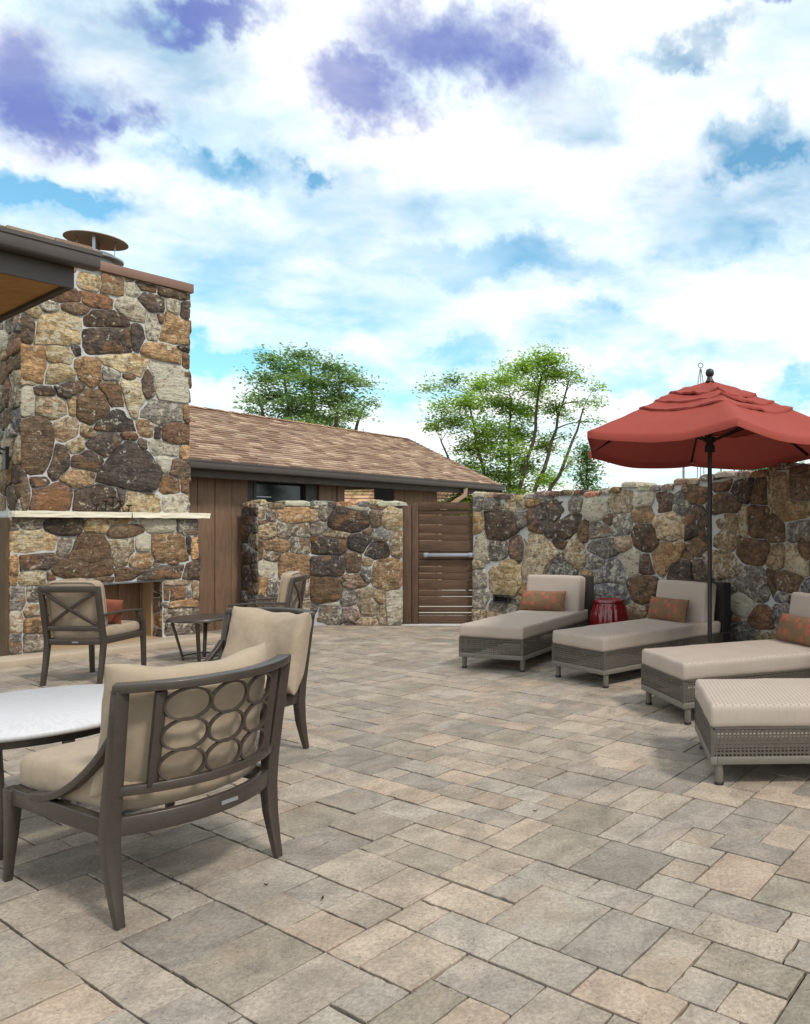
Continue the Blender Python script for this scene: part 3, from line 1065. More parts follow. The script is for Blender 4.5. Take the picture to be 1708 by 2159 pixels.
    low = '''100 705 35 35 gr;215 695 75 35 gr;445 720 140 60 db;690 720 85 45 ye;850 690 70 20 ye;900 745 120 45 br;1150 710 110 50 li;1345 715 80 60 gr;250 820 175 80 ye;460 860 60 70 gr;1015 825 45 60 li;1220 860 120 105 or;
    1350 840 20 60 db;1395 860 30 80 or;870 890 85 100 ta;1010 960 80 55 or;630 930 160 165 br;270 965 135 60 db;105 1020 25 105 or;230 1080 100 55 ye;910 1045 105 55 br;1150 1040 160 60 db;1360 1020 65 75 db;
    1265 1115 80 20 ta;1270 1185 65 50 ru;1395 1160 25 70 ta;1350 1180 20 35 gr;1310 1265 105 35 or;1285 1345 130 60 gr;1290 1430 110 45 gr;1190 1190 30 60 br;130 1230 60 90 gr;230 1200 50 60 gr;220 1310 60 50 ta;230 1420 70 60 or;
    120 1400 45 95 li;220 1550 70 80 gr;120 1560 50 80 gr'''
    pl_ = '''340 1085 590 755 735 770 780 930 810 1085 br;80 755 300 745 425 800 410 880 85 900 ye;1095 775 1300 755 1350 955 1110 970 or;145 930 370 905 430 940 320 1020 150 1035 db;985 1085 1150 985 1310 985 1290 1080 db;
    795 830 955 795 950 890 900 990 830 985 ta;825 1095 820 1015 960 1010 1035 1030 970 1085 br;1300 1090 1345 975 1420 950 1420 1090 db;310 690 580 680 580 760 440 785 330 740 db;1210 1140 1330 1150 1325 1240 1210 1240 ru'''
    sl = merge(polys_from(s2, fl_, pl_), seeds_from(s2, fl_, low))
    ou0, ou1 = ol - tl, orr - tl
    okl = lambda u, v: (-.012 < u < fl_.len + .012) and (.075 < v < 1.59) and not (ou0 - .004 < u < ou1 + .004 and v < oh + .012)
    sl = fill_seeds(fl_.len, 1.55, sl, rnd, okl, .05, .12, v0=.1)
    lay_stones(fl_, sl, root, rnd, okl, gap=.012)
    # inner jamb on the far side of the opening
    fj = Face(LO + CD * orr, -CN, -CD, .25, oh)
    lay_stones(fj, fill_seeds(.25, oh, [], rnd, None, .06, .12, ['br', 'or', 'ru', 'gr'], v0=.08), root, rnd, lambda u, v: .0 < u < .25 and .076 < v < oh - .02, proud=(.004, .012))
    # shaded left flank of the chimney, and the right flank
    w = dep - .15
    fs_ = Face(UP + CD * ul - CN * w, CN, -CD, w, top)
    lay_stones(fs_, fill_seeds(w, top, [], rnd, None, .07, .16, v0=1.65), root, rnd, lambda u, v: .0 < u < w + .01 and 1.66 < v < top - .004)
    fr_ = Face(UP + CD * ur, -CN, CD, w, top)
    lay_stones(fr_, fill_seeds(w, top, [], rnd, None, .07, .16, v0=1.65), root, rnd, lambda u, v: -.01 < u < w and 1.66 < v < top - .004)
    fr2 = Face(LO + CD * tr, -CN, CD, dep, 1.59)
    lay_stones(fr2, fill_seeds(dep, 1.59, [], rnd, None, .07, .15, v0=.05), root, rnd, lambda u, v: -.01 < u < dep and .075 < v < 1.585)
    # candle holder on the mantel
    cp = fl_.hit(*s2(805, 605))
    p = LO + CD * (tl + cp[0]) + CN * .02
    cr = empty('candle_holder', (p.x, p.y, 1.655)); cr.rotation_euler = (0, 0, math.atan2(CD.y, CD.x))
    tag(cr, 'small black iron candle holder with five stems on the mantel', 'candle holder')
    mb = MB(); mb.sweep([(-.20, 0, .006), (.20, 0, .006)], (.03, .012), (0, 1, 0)); mb.build('base_bar', M['black'], cr)
    for x, h in ((-.17, .075), (-.075, .12), (0, .17), (.075, .12), (.17, .075)):
        mb = MB(); mb.tube([(x, 0, .008), (x, 0, h)], .006, 8); mb.lathe([(.008, h), (.03, h + .006), (.032, h + .02), (.026, h + .02), (.02, h + .008)], (x, 0, 0), 14)
        mb.build('candle_cup', M['black'], cr, smooth=True)
    # black lantern bracketed on the shaded flank
    q = UP + CD * ul - CN * .36
    lr = empty('wall_lantern', (q.x, q.y, 2.12)); lr.rotation_euler = (0, 0, math.atan2(-CD.y, -CD.x))
    tag(lr, 'black metal wall lantern on the shaded side of the chimney', 'lantern')
    mb = MB(); mb.box((.045, 0, .15), (.03, .10, .26)); mb.build('back_plate', M['black'], lr)
    mb = MB(); mb.sweep([(.05, 0, .24), (.12, 0, .27), (.2, 0, .25)], (.02, .02), (0, 1, 0)); mb.build('bracket', M['black'], lr)
    mb = MB(); mb.lathe([(.02, .28), (.13, .20), (.135, .19), (.10, .19)], (.2, 0, 0), 4); mb.build('hood', M['black'], lr)
    mb = MB(); mb.lathe([(.085, .19), (.07, .02), (.03, 0)], (.2, 0, 0), 4); mb.build('lamp_glass', M['glass'], lr)


# ------------------------------------------------------------------ stone walls and gate
def core_strip(name, pts_front, pts_back, ztop, root, org):
    mb = MB()
    n = len(pts_front)
    for i in range(n - 1):
        a, b, c, d = pts_front[i], pts_front[i + 1], pts_back[i + 1], pts_back[i]
        z0, z1 = ztop[i], ztop[i + 1]
        f = lambda p, z: V((p.x, p.y, z))
        mb.add([f(a, -.05), f(b, -.05), f(b, z1), f(a, z0)], [(0, 1, 2, 3)])
        mb.add([f(d, -.05), f(c, -.05), f(c, z1), f(d, z0)], [(3, 2, 1, 0)])
        mb.add([f(a, z0), f(b, z1), f(c, z1), f(d, z0)], [(0, 1, 2, 3)])
    for a, d, z, flip in ((pts_front[0], pts_back[0], ztop[0], 0), (pts_front[-1], pts_back[-1], ztop[-1], 1)):
        q = [V((a.x, a.y, -.05)), V((d.x, d.y, -.05)), V((d.x, d.y, z)), V((a.x, a.y, z))]
        mb.add(q, [(0, 3, 2, 1)] if flip else [(0, 1, 2, 3)])
    return mb.build(name, M['mortar'], root, org=org)


def coping(face, root, rnd, topf, u0, u1, thick):
    """rough stones bedded across the top of a wall"""
    u = u0
    while u < u1 - .05:
        L_ = rnd.uniform(.11, .32)
        e = min(u1, u + L_)
        if u1 - e < .1: e = u1
        zt = topf((u + e) / 2) + rnd.uniform(-.022, .026)
        mb = MB()
        code = rnd.choice(['gr', 'ta', 'br', 'li', 'db', 'or', 'gr'])
        mb.col(lin(*[q * rnd.uniform(.9, 1.1) for q in STONE_COL[code]]) + (LICH[code],))
        g = .012
        vs = []; n = 5
        for sgn_i, (w0, zz) in enumerate([(.03, -.075), (.035, -.02), (.015, 0), (-thick + .03, 0), (-thick - .01, -.03), (-thick - .01, -.075)]):
            for k in range(n + 1):
                uu = u + g + (e - u - 2 * g) * k / n
                edge = .016 if k in (0, n) else 0
                vs.append(face.P(uu, zt + zz - edge * (1 if zz > -.05 else 0) + mnoise.noise(V((uu * 9, zz * 20, w0 * 7))) * .012, w0 + mnoise.noise(V((uu * 8, w0 * 9, 4.4))) * .014))
        fs = []
        for a in range(5):
            for k in range(n):
                fs.append((a * (n + 1) + k, a * (n + 1) + k + 1, (a + 1) * (n + 1) + k + 1, (a + 1) * (n + 1) + k))
        fs.append(tuple(a * (n + 1) for a in range(6))); fs.append(tuple(a * (n + 1) + n for a in range(5, -1, -1)))
        mb.add(vs, fs)
        mb.build('stone', M['stone'], root, org=face.P((u + e) / 2, zt - .05, 0), smooth=True)
        u = e


WPTS = [(-2.37, 11.14), (-1.55, 10.78), (-.80, 10.33), (-.20, 9.82), (.42, 9.25), (1.11, 8.47), (1.59, 7.80), (1.93, 7.20), (2.28, 6.45), (2.56, 5.6), (2.72, 4.6), (2.78, 3.6), (2.76, 2.6)]


def build_walls():
    rnd = random.Random(11)
    # ---- middle wall in two facets with a visible end
    A = V((-5.671, 10.83, 0)); P = V((-5.288, 10.51, 0)); C = V((-4.80, 11.09, 0)); D = V((-3.44, 11.09, 0))
    root = empty('stone_wall', (C.x, C.y, 0))
    tag(root, 'angled stone garden wall between the brown siding and the gate', 'wall')
    s4 = crop(600, 1150, 1.898)
    tops = {0: 1.83, 1: 1.845, 2: 1.865}
    segs = [(A, P), (P, C), (C, D)]
    left = '''490 660 90 60 or;370 665 30 45 gr;315 665 20 45 ta;350 770 55 45 ta;435 775 40 45 gr;535 770 50 40 gr;400 845 70 40 or;530 850 50 60 gr;310 870 15 50 br;370 910 40 35 gr;500 970 90 80 or;350 980 55 50 li;320 1070 30 50 or;400 1090 60 50 gr;540 1100 50 60 gr'''
    right = '''610 680 25 40 ta;670 665 30 40 gr;805 715 110 65 db;950 700 30 40 br;1050 700 60 60 ye;640 755 40 35 gr;730 790 80 25 ta;690 850 100 55 db;860 840 65 55 db;985 790 50 30 gr;955 875 75 45 db;1070 840 40 75 ta;905 775 25 20 br;
    690 965 90 60 db;825 940 50 65 br;1025 1010 95 85 or;900 1010 30 40 gr;835 1050 65 45 pk;680 1095 85 75 br;880 1115 50 35 ta;805 1145 45 50 gr;1060 1190 55 95 li;975 1140 35 40 ta;915 1190 65 50 ta;820 1220 50 50 pk;690 1235 70 50 gr;990 1230 30 50 ta;910 1270 60 20 ta'''
    for k, (a, b) in enumerate(segs):
        t = (b - a).normalized(); n = V((t.y, -t.x, 0))
        f = Face(a, t, n, (b - a).length, tops[k])
        th = .34
        org = (a + b) / 2
        bk = [a - n * th, b - n * th]
        core_strip('mortar_core', [a, b], bk, [tops[k] - .05] * 2, root, (org.x, org.y, 0.001 * k))
        sd = [] if k == 0 else seeds_from(s4, f, left if k == 1 else right)
        codes = ['db', 'br', 'gr', 'bg', 'db'] if k == 0 else None  # end face gets darker stones only, its shade put into the colour
        ok = (lambda u, v, f=f, tp=tops[k]: -.012 < u < f.len + .012 and -.01 < v < tp - .065)
        sd = fill_seeds(f.len, tops[k] - .06, sd, rnd, None, .05, .15, codes)
        lay_stones(f, sd, root, rnd, ok, gap=.0095)
        coping(f, root, rnd, lambda u, tp=tops[k]: tp, 0 if k else -.0, f.len, th)
    # ---- long curved wall
    cw = CurveFace(WPTS, 2.0)
    rr = empty('curved_stone_wall', (WPTS[0][0], WPTS[0][1], 0))
    tag(rr, 'long curved fieldstone wall running behind the loungers', 'wall')

    def topf(u):
        return 1.975 + .10 * max(0, min(1, (u - 1.2) / 3.2)) + .02 * math.sin(u * 5.1) + (.04 if u > 4.35 else 0)
    nn = 60
    us = [cw.len * i / nn for i in range(nn + 1)]
    fr = []; bk = []
    for u in us:
        fr.append(cw.P(u, 0, 0)); bk.append(cw.P(u, 0, -.40))
    core_strip('mortar_core', fr, bk, [topf(u) - .05 for u in us], rr, (fr[0].x, fr[0].y, 0))
    s5 = crop(1300, 1400, 1.5903)
    txt = '''255 225 75 75 db;490 165 105 85 db;565 235 95 75 db;450 345 90 105 ta;615 345 60 75 ta;285 455 90 95 ye;180 320 50 75 li;255 340 50 45 gr;340 335 35 50 db;235 125 60 25 gr;310 125 30 25 ye;160 205 25 45 ye;160 110 25 40 gr;365 110 20 45 ta;415 100 35 40 or;370 190 25 35 gr;
    615 125 40 35 gr;700 140 55 55 li;720 245 45 35 gr;745 325 60 40 gr;655 240 25 40 br;830 110 55 55 ta;920 100 65 45 li;930 180 50 40 or;1025 105 50 60 db;1110 130 40 50 gr;1185 80 55 40 br;1050 205 85 65 ta;935 270 65 65 db;840 220 45 55 gr;845 300 35 40 ta;1045 345 85 90 or;
    1185 200 55 75 db;1185 310 35 45 br;880 395 45 65 li;940 410 35 45 br;770 440 90 70 bg;550 430 60 45 gr;700 390 40 35 gr;920 510 70 60 br;785 540 80 55 bg;1110 440 60 60 db;1200 440 45 50 br;1310 400 85 65 ta;1320 240 70 95 ta;1310 130 80 50 br;1400 60 50 60 db;1470 80 45 60 br;1560 70 60 60 ta;1660 60 60 70 br;
    1465 200 50 90 br;1400 200 30 70 ye;1640 150 80 60 ye;1540 240 50 60 br;1660 240 60 60 gr;1450 340 80 60 br;1550 370 45 60 ta;1640 380 55 65 ye;1455 490 100 70 gr;1390 590 50 50 li;1600 480 60 50 br;165 470 30 50 gr;170 560 40 50 gr;280 600 60 30 gr;1680 330 30 60 br;1530 480 30 60 br'''
    pw_ = '''190 160 300 150 340 240 270 290 205 280 db;395 250 400 140 590 85 580 165 470 240 db;480 240 590 175 650 170 630 240 550 300 db;375 450 380 235 545 345 430 450 ta;560 360 615 265 675 400 610 415 ta;205 410 340 370 365 520 230 545 ye;
    970 190 1080 155 1125 185 1120 265 1000 280 ta;970 370 1040 290 1125 320 1110 390 1030 435 970 410 or;695 440 800 380 850 430 845 495 715 490 bg;1130 160 1190 125 1240 170 1240 285 1140 280 db;1215 360 1330 340 1390 420 1350 455 1230 440 ta;
    1355 500 1410 420 1520 440 1525 540 1430 560 gr;980 160 1000 80 1040 50 1070 90 1060 150 db;880 110 900 80 975 65 970 110 900 150 li;140 290 190 255 225 330 210 385 145 380 li'''
    sd = merge(polys_from(s5, cw, pw_), seeds_from(s5, cw, txt))
    ok = lambda u, v: -.012 < u < cw.len and -.01 < v < topf(u) - .07
    sd = fill_seeds(cw.len, 2.02, sd, rnd, None, .055, .17, tries=5200)
    lay_stones(cw, sd, rr, rnd, ok, gap=.0095)
    coping(cw, rr, rnd, topf, 0, cw.len, .40)
    # end face beside the gate
    p0 = cw.P(0, 0, -.40)
    p1 = cw.P(0, 0, 0)
    t = (p1 - p0).normalized(); fe = Face(p0, t, V((t.y, -t.x, 0)), .40, 1.93)
    lay_stones(fe, fill_seeds(.4, 1.9, [], rnd, None, .06, .14), rr, rnd, lambda u, v: .0 < u < .40 and 0 < v < 1.9, proud=(.006, .02))
    # recessed wall light
    u, z = cw.hit(1062, 1261)
    c, tt = cw.at(u)
    n = V((tt.y, -tt.x, 0))
    wl = empty('wall_light', (c.x + n.x * .04, c.y + n.y * .04, z), math.atan2(tt.y, tt.x))
    tag(wl, 'dark louvred step light set low in the curved stone wall', 'wall light')
    mb = MB()
    for (cx, cz, sx, sz) in ((0, .05, .27, .02), (0, -.05, .27, .02), (-.125, 0, .02, .08), (.125, 0, .02, .08)): mb.box((cx, -.012, cz), (sx, .05, sz))
    mb.build('trim', M['dark'], wl, bevel=.002)
    mb = MB(); mb.box((0, .03, 0), (.235, .03, .085)); mb.build('back_box', M['black'], wl)
    for k in range(2):
        mb = MB(); mb.box((0, -.004, -.016 + .034 * k), (.232, .035, .006), Matrix.Rotation(.6, 3, 'X')); mb.build('louvre', M['dark'], wl)


def build_gate():
    X0, X1, Y = -3.46, -2.30, 11.20
    root = empty('wooden_gate', ((X0 + X1) / 2, Y, 0))
    tag(root, 'brown slatted wooden gate with a steel push bar between stone walls', 'gate')
    zz = lambda v: 1.847 - (v - 610) * .002722
    k = .7195 / 1.898 * Y / FPX
    xx = lambda u: ((600 + u / 1.898) * .7195 - CX) / FPX * Y

    def part(name, mat, x0, x1, y0, y1, z0, z1, b=.004):
        mb = MB(); c = ((x0 + x1) / 2, (y0 + y1) / 2, (z0 + z1) / 2); mb.box(c, (x1 - x0, y1 - y0, z1 - z0))
        return mb.build(name, mat, root, org=c, bevel=b)
    part('post', M['gate_v'], xx(1106), xx(1152), Y - .05, Y + .07, -.02, 1.80)
    part('stile', M['gate_v'], xx(1158), xx(1190), Y - .035, Y + .02, .0, 1.835)
    part('stile', M['gate_v'], xx(1490), xx(1525), Y - .035, Y + .02, .0, 1.835)
    part('top_rail', M['gate_h'], xx(1191), xx(1489), Y - .03, Y + .02, zz(648), 1.845)
    gaps = [648, 681, 734, 786, 822, 886, 927, 966, 1003, 1040, 1098, 1133, 1188, 1222, 1238, 1291]
    rnd = random.Random(2)
    for a, b in zip(gaps[:-1], gaps[1:]):
        g = rnd.uniform(.009, .016)
        part('slat', M['gate_h'], xx(1191), xx(1489), Y - .012 + rnd.uniform(-.004, .004), Y + .012, max(.015, zz(b) + g / 2), zz(a) - g / 2, .002)
    part('mid_rail', M['gate_h'], xx(1191), xx(1489), Y + .013, Y + .05, zz(935), zz(880))
    mb = MB(); z = zz(902)
    mb.box(((xx(1232) + xx(1480)) / 2, Y - .065, z), (xx(1480) - xx(1232), .035, .05))
    bar = mb.build('push_bar', M['steel'], root, org=((xx(1232) + xx(1480)) / 2, Y - .065, z), bevel=.006)
    for u0, u1 in ((1226, 1250), (1472, 1497)):
        part('bar_bracket', M['steel'], xx(u0), xx(u1), Y - .095, Y - .012, z - .035, z + .035, .008)
    mb = MB(); mb.add([(-4.6, 11.45, -.03), (-1.6, 11.45, -.03), (25, 120, -.03), (-70, 120, -.03)], [(0, 1, 2, 3)]); tag(mb.build('path', M['pathc']), 'pale concrete yard beyond the gate', 'path', kind='structure')  # pale sheet added so the gaps between slats look sunlit
    # pale strip below the gate, standing in for sunlight on the ground
    mb = MB(); mb.box((-2.88, 11.25, -.02), (1.14, .34, .06)); o = mb.build('threshold', M['mortar'], None, org=(-2.88, 11.25, -.05), bevel=.005)
    tag(o, 'pale concrete threshold strip on the ground under the gate', 'threshold')


# ------------------------------------------------------------------ house with the long brown roof
HD = V((.429, .903, 0)).normalized(); HN = V((HD.y, -HD.x, 0))
HS = V((-5.78, 10.9, 0))


def shingle_field(mb, o, du, dv, nu, length, slope_len, rnd, row=.11, tab=.24, thick=.012):
    """overlapping courses: o eave corner, du along the eave, dv up the slope, nu normal"""
    pal = [(160, 134, 115), (148, 121, 103), (172, 148, 128), (138, 111, 96), (166, 140, 120), (155, 129, 110), (182, 158, 136)]
    rows = int(slope_len / row) + 1
    for r in range(rows):
        s0 = r * row; s1 = min(slope_len, s0 + row * 1.35)
        x = -rnd.uniform(0, tab)
        while x < length:
            w = tab * rnd.uniform(.45, 1.25)
            a, b = max(0, x), min(length, x + w)
            if b - a > .02:
                c = rnd.choice(pal); j = rnd.uniform(.9, 1.08)
                mb.col(lin(*[q * j for q in c]))
                e = rnd.uniform(-.012, .006); t = thick * rnd.uniform(.6, 1.6)
                p = [o + du * (a + .002) + dv * (s0 + e), o + du * (b - .002) + dv * (s0 + e), o + du * (b - .002) + dv * s1, o + du * (a + .002) + dv * s1]
                vs = [p[0] + nu * (t + .012), p[1] + nu * (t + .012), p[2] + nu * .004, p[3] + nu * .004, p[0], p[1]]
                mb.add(vs, [(0, 1, 2, 3), (4, 5, 1, 0), (4, 0, 3), (5, 2, 1)])
            x += w


def build_house():
    rnd = random.Random(3)
    root = empty('brown_house', (HS.x, HS.y, 0))
    tag(root, 'low brown board sided house with a long shingled gable roof', 'house')
    H = lambda t, w, z: HS + HD * t + HN * w + V((0, 0, z))

    def slab(name, mat, t0, t1, w0, w1, z0, z1, b=0.0, par=root):
        mb = MB(); mb.prism([H(t0, w1, z0), H(t1, w1, z0), H(t1, w0, z0), H(t0, w0, z0)], (0, 0, 0), (0, 0, z1 - z0))
        c = H((t0 + t1) / 2, (w0 + w1) / 2, z0)
        o = mb.build(name, mat, None, org=c, bevel=b)
        o.parent = par
        base = V(root.location) if par is root else V(root.location) + V(par.location)
        o.location = c - base
        return o
    WT = 2.26
    # boards of the front wall
    t = -2.2
    while t < 1.80:
        w = .262
        e = min(t + w, 1.84)
        if e <= .262 or t >= 1.25:
            slab('board', M['siding'], t + .004, e - .004, -.03, rnd.uniform(-.003, .003), -.02, WT, .003)
        else:                                   # below and above the window
            slab('board', M['siding'], t + .004, e - .004, -.03, rnd.uniform(-.003, .003), -.02, .98, .003)
        t = e
    slab('wall_core', M['wframe'], -2.2, .27, -.2, -.031, -.02, WT); slab('wall_core', M['wframe'], 1.26, 1.84, -.2, -.031, -.02, WT + .002); slab('wall_core', M['wframe'], .27, 1.26, -.2, -.031, -.02, .985)
    win = slab('window', M['wframe'], .27, 1.26, -.12, -.1, 1.0, WT)
    slab('pane', M['glass'], .32, 1.22, -.099, -.085, 1.05, 2.16, par=win)
    for a, b, z0, z1 in ((.27, .32, 1, WT - .01), (1.22, 1.26, 1, WT - .01), (.321, 1.219, 1.0, 1.05), (.321, 1.219, 2.16, 2.25)):
        slab('frame', M['wframe'], a, b, -.098, -.02, z0, z1, par=win)
    slab('blind_rail', M['steel'], .33, .62, -.084, -.078, 1.93, 1.945, par=win)  # pale strip imitates the bright line of light in the window
    slab('post', M['siding'], 1.845, 2.0, -.16, .015, -.02, WT, .005)
    mb = MB(); mb.sweep([H(2.0, -.3, WT), H(2.0, -.3 - .75, WT - .45)], (.06, .16), tuple(HD)); mb.build('brace', M['siding'], root, org=H(2.0, -.3, WT - .2))
    # far block
    t = 3.2
    while t < 4.4:
        slab('board', M['siding'], t + .004, min(4.4, t + .262) - .004, -.03, rnd.uniform(-.003, .003), -.02, WT, .003); t += .262
    slab('wall_core', M['wframe'], 3.2, 4.4, -.5, -.031, -.02, WT + .001)
    slab('wall_core', M['wframe'], -2.2, 1.84, -5.2, -4.9, -.02, WT + .001)
    # roof
    E0, E1 = -1.05, 6.13
    ov = .34
    zE = 2.385
    span = 2.65; rise = 1.14
    sl = math.hypot(span, rise)
    up = (-HN * span + V((0, 0, rise))).normalized(); nu = HD.cross(up); nu = nu if nu.z > 0 else -nu
    o = H(E0, ov, zE)
    mb = MB(); mb.prism([o - nu * .01, o + HD * (E1 - E0) - nu * .01, o + HD * (E1 - E0) + up * sl - nu * .01, o + up * sl - nu * .01], -nu * .05, (0, 0, 0))
    deck = mb.build('roof_deck', M['fascia'], root, org=o)
    mb = MB(); shingle_field(mb, o, HD, up, nu, E1 - E0, sl, rnd)
    q = mb.build('shingles', M['shingle'], root, org=o); q['kind'] = 'stuff'
    o2 = H(E0, ov - 2 * span, zE); up2 = (HN * span + V((0, 0, rise))).normalized(); nu2 = V((-nu.x, -nu.y, nu.z))
    mb = MB(); mb.prism([o2 - nu2 * .01, o2 + HD * (E1 - E0) - nu2 * .01, o2 + HD * (E1 - E0) + up2 * sl - nu2 * .01, o2 + up2 * sl - nu2 * .01], -nu2 * .05, (0, 0, 0))
    mb.build('roof_deck', M['fascia'], root, org=o2)
    mb = MB(); shingle_field(mb, o2, HD, up2, nu2, E1 - E0, sl, rnd, .3, .6)
    q = mb.build('shingles', M['shingle'], root, org=o2); q['kind'] = 'stuff'
    # ridge caps
    t = E0
    while t < E1:
        c = rnd.choice([(168, 128, 104), (150, 112, 90), (184, 148, 118)])
        mb = MB(); mb.col(lin(*c))
        a = H(t, ov - span, zE + rise + .028); b = H(min(t + .24, E1), ov - span, zE + rise + .022)
        mb.add([a + V((0, 0, .0)), b, b - up * .14 + nu * .01, a - up * .14 + nu * .016, b - up2 * .14 + nu2 * .01, a - up2 * .14 + nu2 * .016], [(0, 1, 2, 3), (1, 0, 5, 4)])
        mb.build('ridge_cap', M['shingle'], root, org=a); t += .235
    # fascia, soffit, gutter
    slab('fascia', M['fascia'], E0, E1 - .02, ov - .07, ov - .03, zE - .23, zE - .03)
    slab('soffit', M['fascia'], E0, E1 - .03, -.02, ov - .071, zE - .16, zE - .135)
    slab('gutter', M['gutter'], E0, E1 + .02, ov - .028, ov + .085, zE - .125, zE - .012, .02)
    slab('gutter_lip', M['gutter'], E0, E1 + .021, ov + .072, ov + .092, zE - .03, zE - .008)
    for sgn, (uu, oo) in enumerate(((up, H(E1, ov, zE)), (up2, H(E1, ov - 2 * span, zE)))):
        mb = MB(); mb.prism([oo + uu * .0, oo + uu * sl, oo + uu * sl + HD * .035, oo + HD * .035], (0, 0, -.19), (0, 0, -.03)); mb.build('barge_board', M['fascia'], root, org=oo)
    # gable infill under the near ridge
    mb = MB(); mb.prism([H(4.4, -.03, WT), H(4.4, ov - span, zE + rise - .12), H(4.4, -4.6, WT)], (0, 0, 0), -HD * .05); mb.build('gable_panel', M['siding'], root, org=H(4.4, -2, WT))
    # downspout with a swan neck
    def on_eave(x):
        k = (x - CX) / FPX
        b = H(0, ov + .03, 0)
        return (k * b.y - b.x) / (HD.x - k * HD.y)
    te = on_eave(981)
    pts = [H(te, ov + .03, zE - .12), H(te, ov + .03, zE - .27), H(te - .12, ov - .05, zE - .36), H(4.42, .05, zE - .62), H(4.42, .04, zE - .8), H(4.42, .04, .05)]
    mb = MB(); mb.sweep(pts, (.085, .065), tuple(HD + HN)); mb.build('downspout', M['spout'], root, org=pts[0], bevel=.006)
    # neighbouring roof glimpsed through the breezeway
    nb = V((-6.9, 20.2, 0))
    r2 = empty('neighbour_house', tuple(nb))
    tag(r2, 'distant building with a brown hipped roof glimpsed under the eave', 'house')
    mb = MB(); mb.box((0, 1.6, 1.0), (5.2, 3.4, 2.1)); mb.build('wall', M['siding'], r2)
    mb = MB(); mb.col(lin(172, 134, 108))
    mb.add([(-3.0, -.5, 2.0), (3.0, -.5, 2.0), (3.0, 3.7, 2.0), (-3.0, 3.7, 2.0), (-1.0, 1.6, 2.85), (1.0, 1.6, 2.85)], [(0, 1, 5, 4), (1, 2, 5), (2, 3, 4, 5), (3, 0, 4), (3, 2, 1, 0)])
    roof2 = mb.build('roof', M['shingle'], r2)
    mb = MB()
    uq = V((0, 2.1, .85)).normalized()
    for r in range(8):
        f = r / 8; x0 = -3 + 2 * f; p = V((x0, -.5 + 2.1 * f, 2.0 + .85 * f)); x = 0; Lr = 6 - 4 * f
        while x < Lr:
            wv = rnd.uniform(.2, .4); c = rnd.choice([(176, 138, 110), (158, 118, 94), (196, 160, 128)]); mb.col(lin(*c))
            a = p + V((x, 0, .01)); b = p + V((min(Lr, x + wv), 0, .01))
            mb.add([a + V((0, -.01, .02)), b + V((0, -.01, .02)), b + uq * .3, a + uq * .3], [(0, 1, 2, 3)]); x += wv
    q = mb.build('shingles', M['shingle'], roof2); q['kind'] = 'stuff'


def build_porch_roof():
    T = V(((208 - CX) / FPX * 5.16, 5.16, 3.4))
    d1 = CD; d2 = V((-CN.x, -CN.y, 0))
    root = empty('porch_roof', (T.x, T.y, T.z - .3))
    tag(root, 'dark eave corner of a porch roof with gutter and wood soffit', 'roof')
    Pq = lambda a, b, z: T - d1 * a + d2 * b + V((0, 0, z))

    def slab(name, mat, a0, a1, b0, b1, z0, z1, bev=0.0):
        mb = MB(); mb.prism([Pq(a0, b0, z0), Pq(a1, b0, z0), Pq(a1, b1, z0), Pq(a0, b1, z0)], (0, 0, 0), (0, 0, z1 - z0))
        return mb.build(name, mat, root, org=Pq((a0 + a1) / 2, (b0 + b1) / 2, z0), bevel=bev)
    LEN = 5.2; DEP = 3.2
    slab('gutter', M['gutter'], -.02, LEN, 0, .11, -.115, 0, .02)
    slab('gutter_lip', M['gutter'], -.022, LEN, -.008, .014, -.022, .006)
    slab('fascia', M['gutter'], .10, LEN, .13, .165, -.25, -.02)
    slab('rake_board', M['fascia'], .10, .14, .166, DEP, -.25, .02)
    slab('soffit', M['soffit'], .141, LEN, .166, DEP, -.225, -.20)
    slab('beam', M['fascia'], 1.2, LEN, 2.4, 2.55, -.5, -.226)
    rnd = random.Random(9)
    up = (d2 * 1.0 + V((0, 0, .16))).normalized(); nu = d1.cross(up); nu = nu if nu.z > 0 else -nu
    o = Pq(LEN, .05, .012)
    mb = MB(); mb.prism([o, o + d1 * (LEN + .03), o + d1 * (LEN + .03) + up * DEP * 1.04, o + up * DEP * 1.04], -nu * .03, (0, 0, 0)); mb.build('roof_deck', M['fascia'], root, org=o)
    mb = MB(); shingle_field(mb, o, d1, up, nu, LEN + .03, DEP * 1.04, rnd)
    q = mb.build('shingles', M['shingle'], root, org=o); q['kind'] = 'stuff'
    # posts carrying the beam, outside the picture
    for a in (1.4, 4.6):
        c = Pq(a, 2.475, 0); mb = MB(); mb.box((c.x, c.y, 1.45), (.15, .15, 2.9), Matrix.Rotation(math.atan2(d1.y, d1.x), 3, 'Z')); mb.build('post', M['siding'], root, org=(c.x, c.y, 1.45), bevel=.006)


# ------------------------------------------------------------------ furniture
def copy_tree(o, parent=None):
    c = o.copy(); COL.objects.link(c); c.parent = parent
    for ch in list(o.children): copy_tree(ch, c)
    return c


